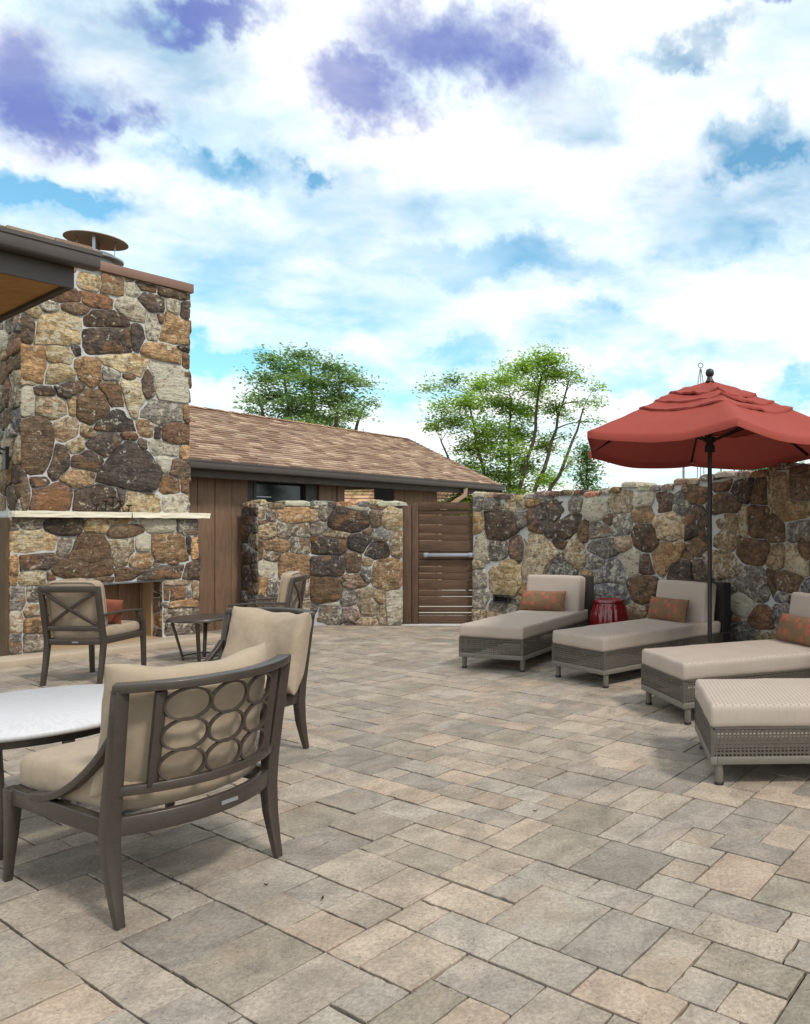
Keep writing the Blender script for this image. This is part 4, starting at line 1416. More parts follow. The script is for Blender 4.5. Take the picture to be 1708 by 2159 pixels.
def make_lounger(seed=0):
    """local: foot end at y=0, head towards +y, x across"""
    rnd = random.Random(seed)
    W, LN = .755, 1.93
    root = empty('chaise_lounge', (0, 0, 0))
    for sx in (-1, 1):
        for y in (.055, LN - .12):
            mb = MB(); mb.lathe([(.020, 0), (.024, .006), (.026, .135), (.026, .14)], (sx * (W / 2 - .035), y, 0), 14)
            lg = mb.build('leg', M['lframe'], root, smooth=True)
            mb = MB(); mb.lathe([(.022, -.001), (.0275, .002), (.0275, .016), (.024, .018)], (sx * (W / 2 - .035), y, 0), 14); mb.build('foot_cap', M['black'], lg, smooth=True)
    # frame rails
    mb = MB()
    zb = .125
    for y in (.02, LN - .02): mb.box((0, y, zb + .02), (W, .04, .045))
    for x in (-W / 2 + .02, W / 2 - .02): mb.box((x, LN / 2, zb + .02), (.04, LN - .08, .0445))
    mb.box((0, LN / 2, zb + .015), (W - .08, .05, .03))
    mb.build('base_frame', M['lframe'], root, bevel=.004)
    # woven sides, strand by strand
    z0, z1 = zb + .042, .335

    def panel(p0, p1):
        p0, p1 = V(p0), V(p1)
        d = (p1 - p0); L_ = d.length; d.normalize(); nrm = V((d.y, -d.x, 0))
        mb = MB(); m3 = Matrix.Rotation(math.atan2(d.y, d.x), 3, 'Z')
        n = int(L_ / .023)
        for i in range(n + 1):
            w = .011 if i % 2 else .008
            if (i // 6) % 3 == 1: w += .002
            c = p0 + d * (L_ * i / n); mb.box((c.x, c.y, (z0 + z1) / 2), (w, .004, z1 - z0), m3)
        k = 0; z = z0
        while z < z1:
            h = .011 if k % 2 else .008
            if k in (3, 4): h = .0165
            c = (p0 + p1) / 2; mb.box((c.x, c.y, z), (L_, .0055, h), m3)
            z += .0205; k += 1
        for c in (p0, p1): mb.box((c.x, c.y, (z0 + z1) / 2), (.026, .012, z1 - z0), m3)
        c = (p0 + p1) / 2; mb.box((c.x, c.y, z1 - .004), (L_ + .02, .012, .012), m3)
        return mb.build('woven_panel', M['wicker'], root)
    e = .008
    panel((-W / 2 + .013, e, 0), (W / 2 - .013, e, 0))
    panel((-W / 2 + .013, LN - e, 0), (W / 2 - .013, LN - e, 0))
    panel((-W / 2 + e, .013, 0), (-W / 2 + e, LN - .013, 0))
    panel((W / 2 - e, .013, 0), (W / 2 - e, LN - .013, 0))
    mb = MB(); mb.box((0, LN / 2, .322), (W - .04, LN - .04, .012)); mb.build('deck', M['dwicker'], root)
    # cushion, backrest
    mb = MB(); rounded_box(mb, (0, .87, .398), (W - .005, 1.74, .128), .022, (22, 44, 6), .012, .0035, seed)
    mt = mb.build('mattress', M['cover'], root, smooth='all')
    mb = MB()
    for x in (-W / 2 + .004, W / 2 - .004): pass
    tb = R_(8)
    Mx = Matrix.Translation((0, 1.575, .655)) @ Matrix.Rotation(-tb, 4, 'X')
    tmp = MB(); rounded_box(tmp, (0, 0, 0), (W - .03, .20, .45), .035, (20, 6, 12), .006, .004, seed + 3)
    mb = MB(); mb.add([Mx @ V(p) for p in tmp.v], tmp.f); mb.build('back_cushion', M['cover'], root, smooth='all')
    mb = MB(); mb.box((0, LN - .085, .50), (W - .004, .15, .74)); mb.build('back_frame', M['dwicker'], root, bevel=.012)
    return root


def build_loungers():
    spots = []
    meas = [((975.5, 1406.5), (1106, 1416)), ((1175, 1426), (1279.6, 1449.5)), ((1366, 1483), (1452, 1527)), None]
    labels = ['beige cushioned chaise lounge nearest the wooden gate', 'beige cushioned chaise lounge standing between the red stool and umbrella pole',
              'beige cushioned chaise lounge in front of the umbrella pole', 'beige cushioned chaise lounge at the end of the row, farthest from the gate']
    plab = ['floral lumbar pillow lying on the chaise by the gate', 'floral lumbar pillow lying on the chaise beside the red stool', 'floral lumbar pillow lying on the chaise in front of the umbrella pole']
    for i, mm in enumerate(meas):
        if mm:
            a, b = ground(*mm[0]), ground(*mm[1])
            d = (b - a).normalized(); c = (a + b) / 2
        else:
            a = ground(1516, 1653); d = V((.035, -1, 0)).normalized(); c = a - d * .345
        fwd = V((-d.y, d.x, 0))
        if mm is None: c = ground(1516, 1653) - d * .345
        c = c - fwd * .055
        spots.append((c, d, fwd))
    proto = make_lounger(1)
    objs = [proto] + [copy_tree(proto) for _ in range(3)]
    for o, (c, d, f), lb in zip(objs, spots, labels):
        o.location = (c.x, c.y, 0); o.rotation_euler = (0, 0, math.atan2(d.y, d.x))
        tag(o, lb, 'chaise lounge', 'beige chaise lounges along the curved wall')
    for i in range(3):
        c, d, f = spots[i]
        off = [-.075, -.06, -.02][i]
        rz = math.atan2(d.y, d.x)
        p = c + d * off + f * [1.375, 1.36, 1.36][i]
        mb = MB(); pillow(mb, .60, .26, .17, Matrix.Identity(4), 18, .05, .008, 3.0 + i)
        o = mb.build('lumbar_pillow', M['floral'], None, smooth='all')
        o.location = (p.x, p.y, .582); o.rotation_euler = (R_(-16), 0, rz + [.04, -.06, .03][i])
        tag(o, plab[i], 'pillow', 'floral lumbar pillows on the chaises')


def build_umbrella():
    C = V((.762, 7.15, 0))
    root = empty('patio_umbrella', tuple(C))
    tag(root, 'open terracotta red patio umbrella on a dark pole between two chaises', 'umbrella')
    R = 1.36; zA, zR = 2.90, 2.285
    tilt = R_(2.0)
    NS = 6; rot = R_(-90 + 3)

    def S(r, a, lift=0.0):
        """canopy surface, r 0..1, a angle"""
        k = (a - rot) / (2 * math.pi / NS); f = k - math.floor(k); g = abs(f - .5) * 2       # 1 on a rib, 0 mid panel
        seg = math.pi / NS; aa = (f - .5) * 2 * seg
        rad = R * r * math.cos(seg) / math.cos(aa)
        rad *= 1 - .035 * (1 - g ** 2) * r ** 2
        z = zA + (zR - zA) * (r ** 1.07)
        z -= (1 - g ** 2) * (.055 * r * (1 - r * .55) + .01 + .045 * r ** 4) + .012 * mnoise.noise(V((math.cos(a) * r * 4, math.sin(a) * r * 4, 1.7)))
        return V((rad * math.cos(a), rad * math.sin(a), z + lift))

    def tl(p):
        q = V((p.x, p.y, p.z - zR)); q = Matrix.Rotation(-tilt, 3, 'X') @ q
        return V((q.x, q.y, q.z + zR))
    # lower skirt
    NA = 120
    mb = MB(); prof = [.40, .5, .58, .66, .74, .82, .9, .96, 1.0]
    grid = []
    for r in prof: grid.append([tl(S(r, rot + 2 * math.pi * k / NA) + V((0, 0, -.012 * 0 + .006 * fbm(V((r * 3, k * .1, 0)), 2)))) for k in range(NA)])
    # short drooping hem
    hem = [tl(S(1.0, rot + 2 * math.pi * k / NA) * 1.0 + V((0, 0, -.055))) for k in range(NA)]
    grid.append(hem)
    vs = [p for g in grid for p in g]; fs = []
    for i in range(len(grid) - 1):
        for k in range(NA):
            l = (k + 1) % NA; fs.append((i * NA + k, (i + 1) * NA + k, (i + 1) * NA + l, i * NA + l))
    mb.add(vs, fs)
    can = mb.build('canopy', M['umbrella'], root, smooth=True)
    # slack upper tiers, each hanging over the next in swags
    for ti, (ra, rb, lift) in enumerate(((.02, .34, .026), (.27, .47, .018), (.40, .60, .011))):
        rows = []; n2 = 16
        for i in range(n2 + 2):
            row = []
            for k in range(NA):
                a = rot + 2 * math.pi * k / NA
                kk = (a - rot) / (2 * math.pi / NS); f = kk - math.floor(kk); g = abs(f - .5) * 2; mid = 1 - g ** 2
                pn_ = int(kk + 1e-6)
                e = min(i, n2) / n2
                r = ra + (rb + (.045 + .012 * math.sin(pn_ * 2.1 + ti)) * mid - ra) * e
                p = S(r, a, lift * (.1 + .9 * e))
                p.z += e * (.013 * math.sin(e * 9 + pn_) * mid + .022 * fbm(V((r * 9, k * .17, 3 + ti)), 1.0))
                if i > n2: p.z -= .018; p.x *= .996; p.y *= .996
                row.append(tl(p))
            rows.append(row)
        vs = [p for g in rows for p in g]; fs = []
        for i in range(len(rows) - 1):
            for k in range(NA):
                l = (k + 1) % NA; fs.append((i * NA + k, (i + 1) * NA + k, (i + 1) * NA + l, i * NA + l))
        if ti == 0: fs.append(tuple(range(NA)))
        mb = MB(); mb.add(vs, fs); mb.build('vent_tier', M['umbrella'], root, smooth=True)
    mb = MB(); mb.tube([(0, 0, .03), (0, 0, 2.86)], .0215, 16); mb.build('pole', M['dark'], root, smooth=True)
    mb = MB(); mb.tube([(0, 0, .95), (0, 0, 1.0)], .025, 16); mb.build('pole_joint', M['dark'], root, smooth=True)
    mb = MB(); mb.lathe([(.02, 2.86), (.045, 2.885), (.03, 2.91), (.024, 2.935), (.036, 2.945), (.043, 2.972), (.036, 3.0), (.012, 3.012)], (0, 0, 0), 20); mb.build('finial', M['dark'], root, smooth=True)
    mb = MB(); mb.lathe([(.024, 2.20), (.05, 2.205), (.05, 2.27), (.036, 2.275), (.036, 2.30), (.06, 2.305), (.06, 2.345), (.024, 2.36)], (0, 0, 0), 18); mb.build('runner_hub', M['dark'], root, smooth=True)
    mb = MB(); mb.lathe([(.024, 2.73), (.07, 2.74), (.07, 2.79), (.024, 2.80)], (0, 0, 0), 18); mb.build('crown_hub', M['dark'], root, smooth=True)
    for k in range(NS):
        a = rot + 2 * math.pi * k / NS
        dr = V((math.cos(a), math.sin(a), 0))
        pts = [tl(S(r, a, -.022)) for r in (.04, .3, .55, .8, .985)]
        mb = MB(); mb.sweep(pts, (.018, .024), (-dr.y, dr.x, 0)); rb = mb.build('rib', M['dark'], root)
        mb = MB(); mb.sweep([pts[-1] - dr * .12 + V((0, 0, -.016)), pts[-1] - dr * .01 + V((0, 0, -.01))], (.03, .008), (-dr.y, dr.x, 0)); mb.build('rib_pocket', M['steel'], rb)
        mid = tl(S(.50, a, -.04))
        mb = MB(); mb.sweep([dr * .055 + V((0, 0, 2.325)), mid], (.014, .018), (-dr.y, dr.x, 0)); mb.build('strut', M['dark'], root)
    mb = MB(); mb.lathe([(.25, 0), (.26, .012), (.25, .05), (.06, .075), (.032, .09), (.03, .36), (.024, .37)], (0, 0, 0), 32); mb.build('base', M['dark'], root, smooth=True)


def build_stool():
    c = V((-.272, 9.12, 0))
    root = empty('garden_stool', tuple(c))
    tag(root, 'glossy red fluted ceramic garden stool between two chaises', 'stool')
    fl = lambda a, z: 1 + .060 * (abs(math.cos(a * 9)) - .6) * (1 if z < .54 else 0)
    mb = MB(); mb.lathe([(.20, 0), (.232, .02), (.244, .10), (.242, .25), (.228, .40), (.203, .51), (.186, .545), (.188, .56)], (0, 0, 0), 132, fl); mb.build('body', M['glaze'], root, smooth='all')
    mb = MB(); mb.lathe([(.180, .553), (.196, .558), (.198, .575), (.188, .588), (.165, .590), (.155, .580), (.02, .578)], (0, 0, 0), 48); mb.build('top_rim', M['glaze'], root, smooth=True)


def make_lounge_chair(seed):
    """low club chair; local +y is where the sitter faces"""
    B = M['bronze']
    root = empty('club_chair', (0, 0, 0))
    yb = lambda z: -.345 - .095 * max(0, (z - .36)) / .54
    W = .335
    bul = .145
    Bk = lambda s, z, o=0.0: V((s * (W + .012 * (z - .36)), yb(z) - bul * (1 - s * s) - o, z))
    for sx in (-1, 1):
        pts = [(sx * W, -.415, 0), (sx * W, -.392, .08), (sx * W, -.362, .20), (sx * W, -.348, .33), (sx * W, yb(.45), .45), (sx * (W + .004), yb(.65), .65), (sx * (W + .01), yb(.89), .89)]
        mb = MB(); mb.sweep(pts, [(.030, .030), (.036, .038), (.048, .050), (.054, .060), (.052, .056), (.048, .050), (.046, .044)], (1, 0, 0)); lg = mb.build('back_leg', B, root, bevel=.004)
        mb = MB(); mb.lathe([(.012, -.001), (.015, .004), (.014, .012)], (sx * W, -.414, 0), 10); mb.build('glide', M['galv'], lg)
        pts = [(sx * W, .405, 0), (sx * W, .392, .10), (sx * W, .375, .22), (sx * W, .365, .33), (sx * W, .362, .40)]
        mb = MB(); mb.sweep(pts, [(.028, .028), (.032, .034), (.040, .046), (.046, .060), (.048, .066)], (1, 0, 0)); mb.build('front_leg', B, root, bevel=.004)
        mb = MB(); mb.sweep([(sx * W, -.33, .362), (sx * W, .345, .372)], (.036, .070), (1, 0, 0)); mb.build('side_rail', B, root, bevel=.004)
        pts = []
        for k in range(13):
            f = k / 12; pts.append((sx * (W + .004), -.375 + .56 * f, .70 - .30 * math.sin(f * math.pi / 2) ** .85 - .0 * f))
        mb = MB(); mb.sweep(pts, (.036, .030), (1, 0, 0)); mb.build('arm', B, root, bevel=.004)
        pts = [Bk(sx * .70, z) for z in (.505, .6, .7, .8, .875)]
        mb = MB(); mb.sweep(pts, (.040, .022), (1, 0, 0)); mb.build('back_stile', B, root, bevel=.003)
    seg = [i / 12 * 2 - 1 for i in range(13)]
    mb = MB(); mb.sweep([Bk(s * 1.055, .898) for s in seg], (.034, .060), (0, 0, 1)); mb.build('top_rail', B, root, bevel=.004)
    mb.v = mb.v
    mb = MB(); mb.sweep([Bk(s * .97, .500) for s in seg], (.036, .030), (0, 0, 1)); mb.build('lower_back_rail', B, root, bevel=.003)
    mb = MB(); mb.sweep([V((s * W, -.345 - .13 * (1 - s * s), .362)) for s in seg], (.072, .032), (0, 0, 1)); mb.build('rear_rail', B, root, bevel=.004)
    mb = MB(); mb.sweep([(-W, .362, .368), (W, .362, .368)], (.070, .036), (0, 0, 1)); mb.build('front_rail', B, root, bevel=.004)
    for k in range(5):
        x = -.24 + .12 * k
        mb = MB(); mb.box((x, 0, .392), (.05, .68, .008)); mb.build('seat_slat', M['galv'], root)
    p = V((.05, -.345 - .13 - .013, .362)); mb = MB(); mb.box(p, (.075, .004, .016)); mb.build('name_plate', M['steel'], root)
    # rings of the back
    for r, z in enumerate((.572, .692, .812)):
        for q, s in enumerate((-.445, 0, .445)):
            pts = []
            for k in range(28):
                a = 2 * math.pi * k / 28
                ss = s + .222 * math.cos(a); zz = z + .062 * math.sin(a)
                pts.append(Bk(ss, zz, .0))
            mb = MB(); mb.sweep(pts, (.016, .009), (0, 1, 0), close=True); mb.build('ring', B, root, bevel=0, smooth=True)
    # cushions
    mb = MB(); rounded_box(mb, (0, .035, .462), (.635, .69, .135), .040, (18, 18, 6), .016, .006, seed)
    mb.v = [(x, y - .115 * (1 - min(1, (x / .32) ** 2)) * max(0, min(1, (.1 - y) / .38)) ** 2, z) for x, y, z in mb.v]
    mb.build('seat_cushion', M['canvas'], root, smooth='all')
    tmp = MB(); pillow(tmp, .67, .53, .21, Matrix.Identity(4), 24, .045, .009, seed + 2, 4.5)
    out = []
    for p in tmp.v:
        p = V(p); s = p.x / .34
        p.z += .02 * math.cos(s * 9 + seed) * max(0, p.z / .27) * .35
        p.y += -.115 * (1 - s * s)
        out.append(Matrix.Translation((0, -.262, .715)) @ Matrix.Rotation(R_(13), 4, 'X') @ p)
    mb = MB(); mb.add(out, tmp.f); mb.build('back_cushion', M['canvas'], root, smooth='all')
    return root


def make_dining_chair(seed):
    B = M['bronze']
    root = empty('cross_back_armchair', (0, 0, 0))
    W = .262
    yb = lambda z: -.285 - .085 * max(0, z - .40) / .53
    for sx in (-1, 1):
        pts = [(sx * W, -.345, 0), (sx * W, -.31, .2), (sx * W, -.285, .40), (sx * W, yb(.6), .6), (sx * W, yb(.93), .93)]
        mb = MB(); mb.sweep(pts, [(.036, .034), (.038, .040), (.042, .046), (.042, .040), (.042, .034)], (1, 0, 0)); mb.build('back_leg', B, root, bevel=.004)
        pts = [(sx * W, .30, 0), (sx * W, .29, .25), (sx * W, .283, .46), (sx * W, .27, .53), (sx * W, .22, .59), (sx * W, .205, .64)]
        mb = MB(); mb.sweep(pts, [(.036, .034), (.038, .038), (.042, .044), (.042, .044), (.040, .040), (.036, .04)], (1, 0, 0)); mb.build('front_leg', B, root, bevel=.004)
        mb = MB(); mb.sweep([(sx * W, yb(.655) + .01, .655), (sx * W, -.1, .662), (sx * W, .12, .655), (sx * (W + .004), .275, .642)], (.046, .020), (1, 0, 0)); mb.build('arm', B, root, bevel=.004)
        mb = MB(); mb.sweep([(sx * W, -.27, .405), (sx * W, .275, .405)], (.030, .055), (1, 0, 0)); mb.build('side_rail', B, root, bevel=.003)
    Bk = lambda s, z: V((s * W, yb(z) - .028 * (1 - s * s), z))
    seg = [i / 8 * 2 - 1 for i in range(9)]
    for nm, z, sz in (('top_rail', .905, (.055, .03)), ('lower_back_rail', .535, (.045, .026)), ('rear_rail', .405, (.055, .03))):
        mb = MB(); mb.sweep([Bk(s * .97, z) for s in seg], sz, (0, 0, 1)); mb.build(nm, B, root, bevel=.003)
    mb = MB(); mb.sweep([(-W, .275, .405), (W, .275, .405)], (.055, .03), (0, 0, 1)); mb.build('front_rail', B, root, bevel=.003)
    for sg in (-1, 1):
        mb = MB(); mb.sweep([Bk(sg * s * .93, .55 + (s + 1) / 2 * .335) + V((0, .004 * sg, 0)) for s in seg], (.030, .016), (1, 0, 0)); mb.build('cross_bar', B, root, bevel=.002)
    mb = MB(); mb.box((.03, -.285 - .028 - .02, .405), (.06, .004, .014)); mb.build('name_plate', M['steel'], root)
    mb = MB(); rounded_box(mb, (0, .005, .478), (.49, .55, .10), .034, (14, 14, 5), .014, .004, seed); mb.build('seat_cushion', M['canvas'], root, smooth='all')
    tmp = MB(); rounded_box(tmp, (0, 0, 0), (.475, .105, .47), .045, (14, 5, 14), .0, .006, seed + 1)
    Mx = Matrix.Translation((0, -.262, .745)) @ Matrix.Rotation(R_(9), 4, 'X')
    mb = MB(); mb.add([Mx @ V(p) for p in tmp.v], tmp.f); bc = mb.build('back_cushion', M['canvas'], root, smooth='all')
    for y in (-.043, .043):
        pts = []
        for k in range(40):
            a = 2 * math.pi * k / 40; ca, sa = math.cos(a), math.sin(a); e = .28
            pts.append(Mx @ V((.2335 * math.copysign(abs(ca) ** e, ca), y, .231 * math.copysign(abs(sa) ** e, sa))))
        mb = MB(); mb.tube(pts, .006, 6, True); mb.build('piping', M['canvas'], bc, smooth=True)
    return root


def face_dir(o, pos, f):
    o.location = (pos[0], pos[1], 0)
    o.rotation_euler = (0, 0, math.atan2(f[1], f[0]) - math.pi / 2)


def build_seating():
    # club chairs
    A, B = ground(262, 1950), ground(578, 1810)
    d = V((.455, .890, 0)).normalized(); f = V((-d.y, d.x, 0))
    mid = (A + B) / 2
    c1 = make_lounge_chair(1.0); p = mid + f * .41
    face_dir(c1, p, f); tag(c1, 'tan cushioned club chair with ring back, its back to the open paving', 'club chair', 'ring back club chairs round the low table')
    c2 = copy_tree(c1)
    for ch in c2.children:
        if ch.name.startswith('back_cushion'): ch.location = (-.055, -.015, -.032); ch.rotation_euler = (0, R_(-2.5), R_(-3))
    fr = ground(645, 1578); f2 = V((-.30, -.955, 0)).normalized(); d2 = V((f2.y, -f2.x, 0))     # to the sitter's right
    # viewer's right rear foot is the sitter's left
    p = fr + d2 * .335 + f2 * .41
    face_dir(c2, p, f2); tag(c2, 'tan cushioned club chair facing the round table, in front of the small side table', 'club chair', 'ring back club chairs round the low table')
    # coffee table
    tc_ = V((-2.945, 3.665, 0))
    t = empty('round_coffee_table', tuple(tc_)); tag(t, 'round pale topped low table with dark metal legs beside the club chairs', 'table')
    mb = MB(); mb.lathe([(.50, -.018), (.545, -.016), (.555, -.006), (.555, .006), (.545, .016), (.02, .018)], (0, 0, 0), 72); o = mb.build('table_top', M['ttop'], t, smooth=True); o.location = (0, 0, .582)
    mb = MB()
    pts = [(.43 * math.cos(2 * math.pi * k / 40), .43 * math.sin(2 * math.pi * k / 40), .535) for k in range(40)]
    mb.sweep(pts, (.05, .022), (0, 0, 1), close=True); mb.build('apron', M['bronze'], t)
    for k in range(4):
        a = R_(-72 + 90 * k); dr = V((math.cos(a), math.sin(a), 0)); tn = (-dr.y, dr.x, 0)
        mb = MB(); mb.sweep([dr * .36 + V((0, 0, 0)), dr * .375 + V((0, 0, .2)), dr * .40 + V((0, 0, .4)), dr * .43 + V((0, 0, .565))], [(.045, .03), (.05, .032), (.055, .034), (.06, .036)], tn); mb.build('leg', M['bronze'], t, bevel=.004)
    for k in range(2):
        a = R_(-72 + 90 * k); dr = V((math.cos(a), math.sin(a), 0))
        mb = MB(); mb.sweep([-dr * .43 + V((0, 0, .548 + .012 * k)), dr * .43 + V((0, 0, .548 + .012 * k))], (.05, .011), (-dr.y, dr.x, 0)); mb.build('cross_bar', M['bronze'], t)
    # cross back chairs
    c3 = make_dining_chair(4.0)
    P1, P3 = ground(88, 1446), ground(212, 1445)
    d = (P3 - P1).normalized(); f = V((-d.y, d.x, 0)); f = (f + V((.03, 0, 0))).normalized()
    p = (P1 + P3) / 2 + f * .345
    face_dir(c3, p, f); tag(c3, 'cross back patio armchair facing the fireplace with a rust pillow', 'armchair', 'cross back armchairs by the fireplace')
    mb = MB(); pillow(mb, .31, .28, .12, Matrix.Identity(4), 16, .05, .008, 8)
    q = mb.build('throw_pillow', M['rust'], None, smooth='all')
    pp = V((p.x, p.y, 0)) + V((d.x, d.y, 0)) * .10 + f * -.045
    q.location = (pp.x, pp.y, .655); q.rotation_euler = (R_(14), R_(8), math.atan2(f.y, f.x) - math.pi / 2 + .25)
    tag(q, 'small rust orange throw pillow on the chair facing the fireplace', 'pillow')
    c4 = copy_tree(c3)
    f4 = V((-.985, -.17, 0)).normalized()
    face_dir(c4, (-4.075, 8.22), f4); tag(c4, 'cross back patio armchair turned sideways beside the small side table', 'armchair', 'cross back armchairs by the fireplace')
    # side table
    s = empty('side_table', (-4.80, 8.28, 0)); tag(s, 'small round bronze side table with splayed legs and ring pulls', 'side table')
    h = .475; r = .33
    mb = MB(); mb.lathe([(r - .02, h - .03), (r, h - .028), (r, h - .004), (r - .006, h), (.02, h - .004)], (0, 0, 0), 48); mb.build('table_top', M['bronze'], s, smooth=True)
    for k in range(4):
        a = R_(22 + 90 * k); dr = V((math.cos(a), math.sin(a), 0)); tn = (-dr.y, dr.x, 0)
        mb = MB(); mb.sweep([dr * .175 + V((0, 0, 0)), dr * .29 + V((0, 0, h - .03))], [(.034, .02), (.044, .022)], tn); mb.build('leg', M['bronze'], s, bevel=.003)
        cpt = dr * (r + .012) + V((0, 0, h - .075))
        mb = MB(); mb.tube([cpt + V((-dr.y * .045 * math.cos(b), dr.x * .045 * math.cos(b), .05 * math.sin(b))) for b in [2 * math.pi * i / 20 for i in range(20)]], .006, 6, True); mb.build('ring_pull', M['bronze'], s, smooth=True)
    mb = MB(); mb.tube([(.19 * math.cos(2 * math.pi * k / 32), .19 * math.sin(2 * math.pi * k / 32), .045) for k in range(32)], .009, 8, True); mb.build('foot_ring', M['bronze'], s, smooth=True)


# ------------------------------------------------------------------ planting and things beyond the wall
def make_tree(name, label, cat, base, stems, clumps, leaf_n, leaf_s, cols, seed, group=None, stem_r=.07):
    """stems: list of polylines; clumps: (centre, (rx,ry,rz), weight)"""
    rnd = np.random.RandomState(seed)
    root = empty(name, tuple(base)); tag(root, label, cat, group)
    base = V(base)
    mb = MB()
    nodes = []
    for st in stems:
        pts = [V(p) for p in st]
        fine = []
        for i in range(len(pts) - 1):
            for k in range(5):
                q = pts[i].lerp(pts[i + 1], k / 5); q += V((fbm(q, 1.5, seed), fbm(q, 1.5, seed + 3), 0)) * .07; fine.append(q)
        fine.append(pts[-1])
        n = len(fine)
        rs = [stem_r * (1 - .78 * i / (n - 1)) for i in range(n)]
        fine[0] = V((pts[0].x, pts[0].y, base.z - .1))
        mb.tube(fine, rs, 7)
        nodes += [(q, r) for q, r in zip(fine, rs)]
    mb.build('trunk', M['bark'], root, org=base, smooth=True)
    mb = MB()
    for (c, rad, wt) in clumps:
        c = V(c)
        # limb from the nearest lower stem point
        best = min(nodes, key=lambda q: (q[0] - c).length + max(0, q[0].z - c.z + .1) * 3)
        a = best[0]; mid = a.lerp(c, .5) + V((0, 0, .12 * (c - a).length))
        pts = [a.lerp(mid, t).lerp(mid.lerp(c, t), t) for t in [i / 6 for i in range(7)]]
        r0 = min(best[1] * .6, .024)
        mb.tube(pts, [r0 * (1 - .75 * i / 6) for i in range(7)], 5)
        for k in range(7):
            dq = V(rnd.normal(size=3)); dq.normalize()
            e = c + V((dq.x * rad[0], dq.y * rad[1], dq.z * rad[2])) * .85
            mb.tube([pts[4], pts[4].lerp(e, .5) + V((0, 0, .05)), e], [r0 * .3, r0 * .22, r0 * .1], 4)
    if mb.v: tag(mb.build('branches', M['bark'], root, org=base, smooth=True), kind='stuff')
    # leaves
    tot = sum(w for _, _, w in clumps)
    vs = []; fs = []; cl = []
    for (c, rad, wt) in clumps:
        n = int(leaf_n * wt / tot)
        # sprays: small flat groups inside the clump
        ns = max(3, n // 26)
        sp = rnd.normal(size=(ns, 3)); sp /= np.linalg.norm(sp, axis=1)[:, None]
        sp *= (rnd.uniform(.15, 1.0, size=(ns, 1)) ** .45)
        sp = sp * np.array(rad) + np.array(c)
        tone = rnd.uniform(.8, 1.45)
        for s_ in sp:
            sprd = leaf_s * 1.7
            dirv = s_ - np.array(c); dirv = dirv / (np.linalg.norm(dirv) + 1e-6)
            st = tone * rnd.uniform(.8, 1.2)
            k = max(1, int(rnd.normal(n / ns, 4)))
            for _ in range(k):
                p = s_ + dirv * rnd.uniform(-1, 1) * sprd * 1.4 + rnd.normal(size=3) * np.array([sprd, sprd, sprd * .45]) * .8
                a = rnd.uniform(0, 2 * math.pi); tl_ = rnd.normal(0, .55)
                d = np.array([math.cos(a), math.sin(a), tl_ * .6]); d /= np.linalg.norm(d)
                nrm = np.array([rnd.normal(0, .55), rnd.normal(0, .55), 1.0]); nrm -= d * nrm.dot(d); nrm /= np.linalg.norm(nrm)
                w = np.cross(d, nrm); ls = leaf_s * rnd.uniform(.6, 1.25)
                b = len(vs)
                vs += [tuple(p - d * ls * .5), tuple(p + w * ls * .26), tuple(p + d * ls * .5), tuple(p - w * ls * .26)]
                fs.append((b, b + 1, b + 2, b + 3))
                cc = cols[rnd.randint(len(cols))]; j = st * rnd.uniform(.8, 1.2)
                cl.append(tuple(q * j for q in lin(*cc)))
    mb = MB(); mb.v = vs; mb.f = fs; mb.c = cl
    mb.build('crown', M['leaf'], root, org=base)
    return root


def at(x, y, Y):
    return V(((x - CX) / FPX * Y, Y, CAMH + (HY - y) * Y / FPX))


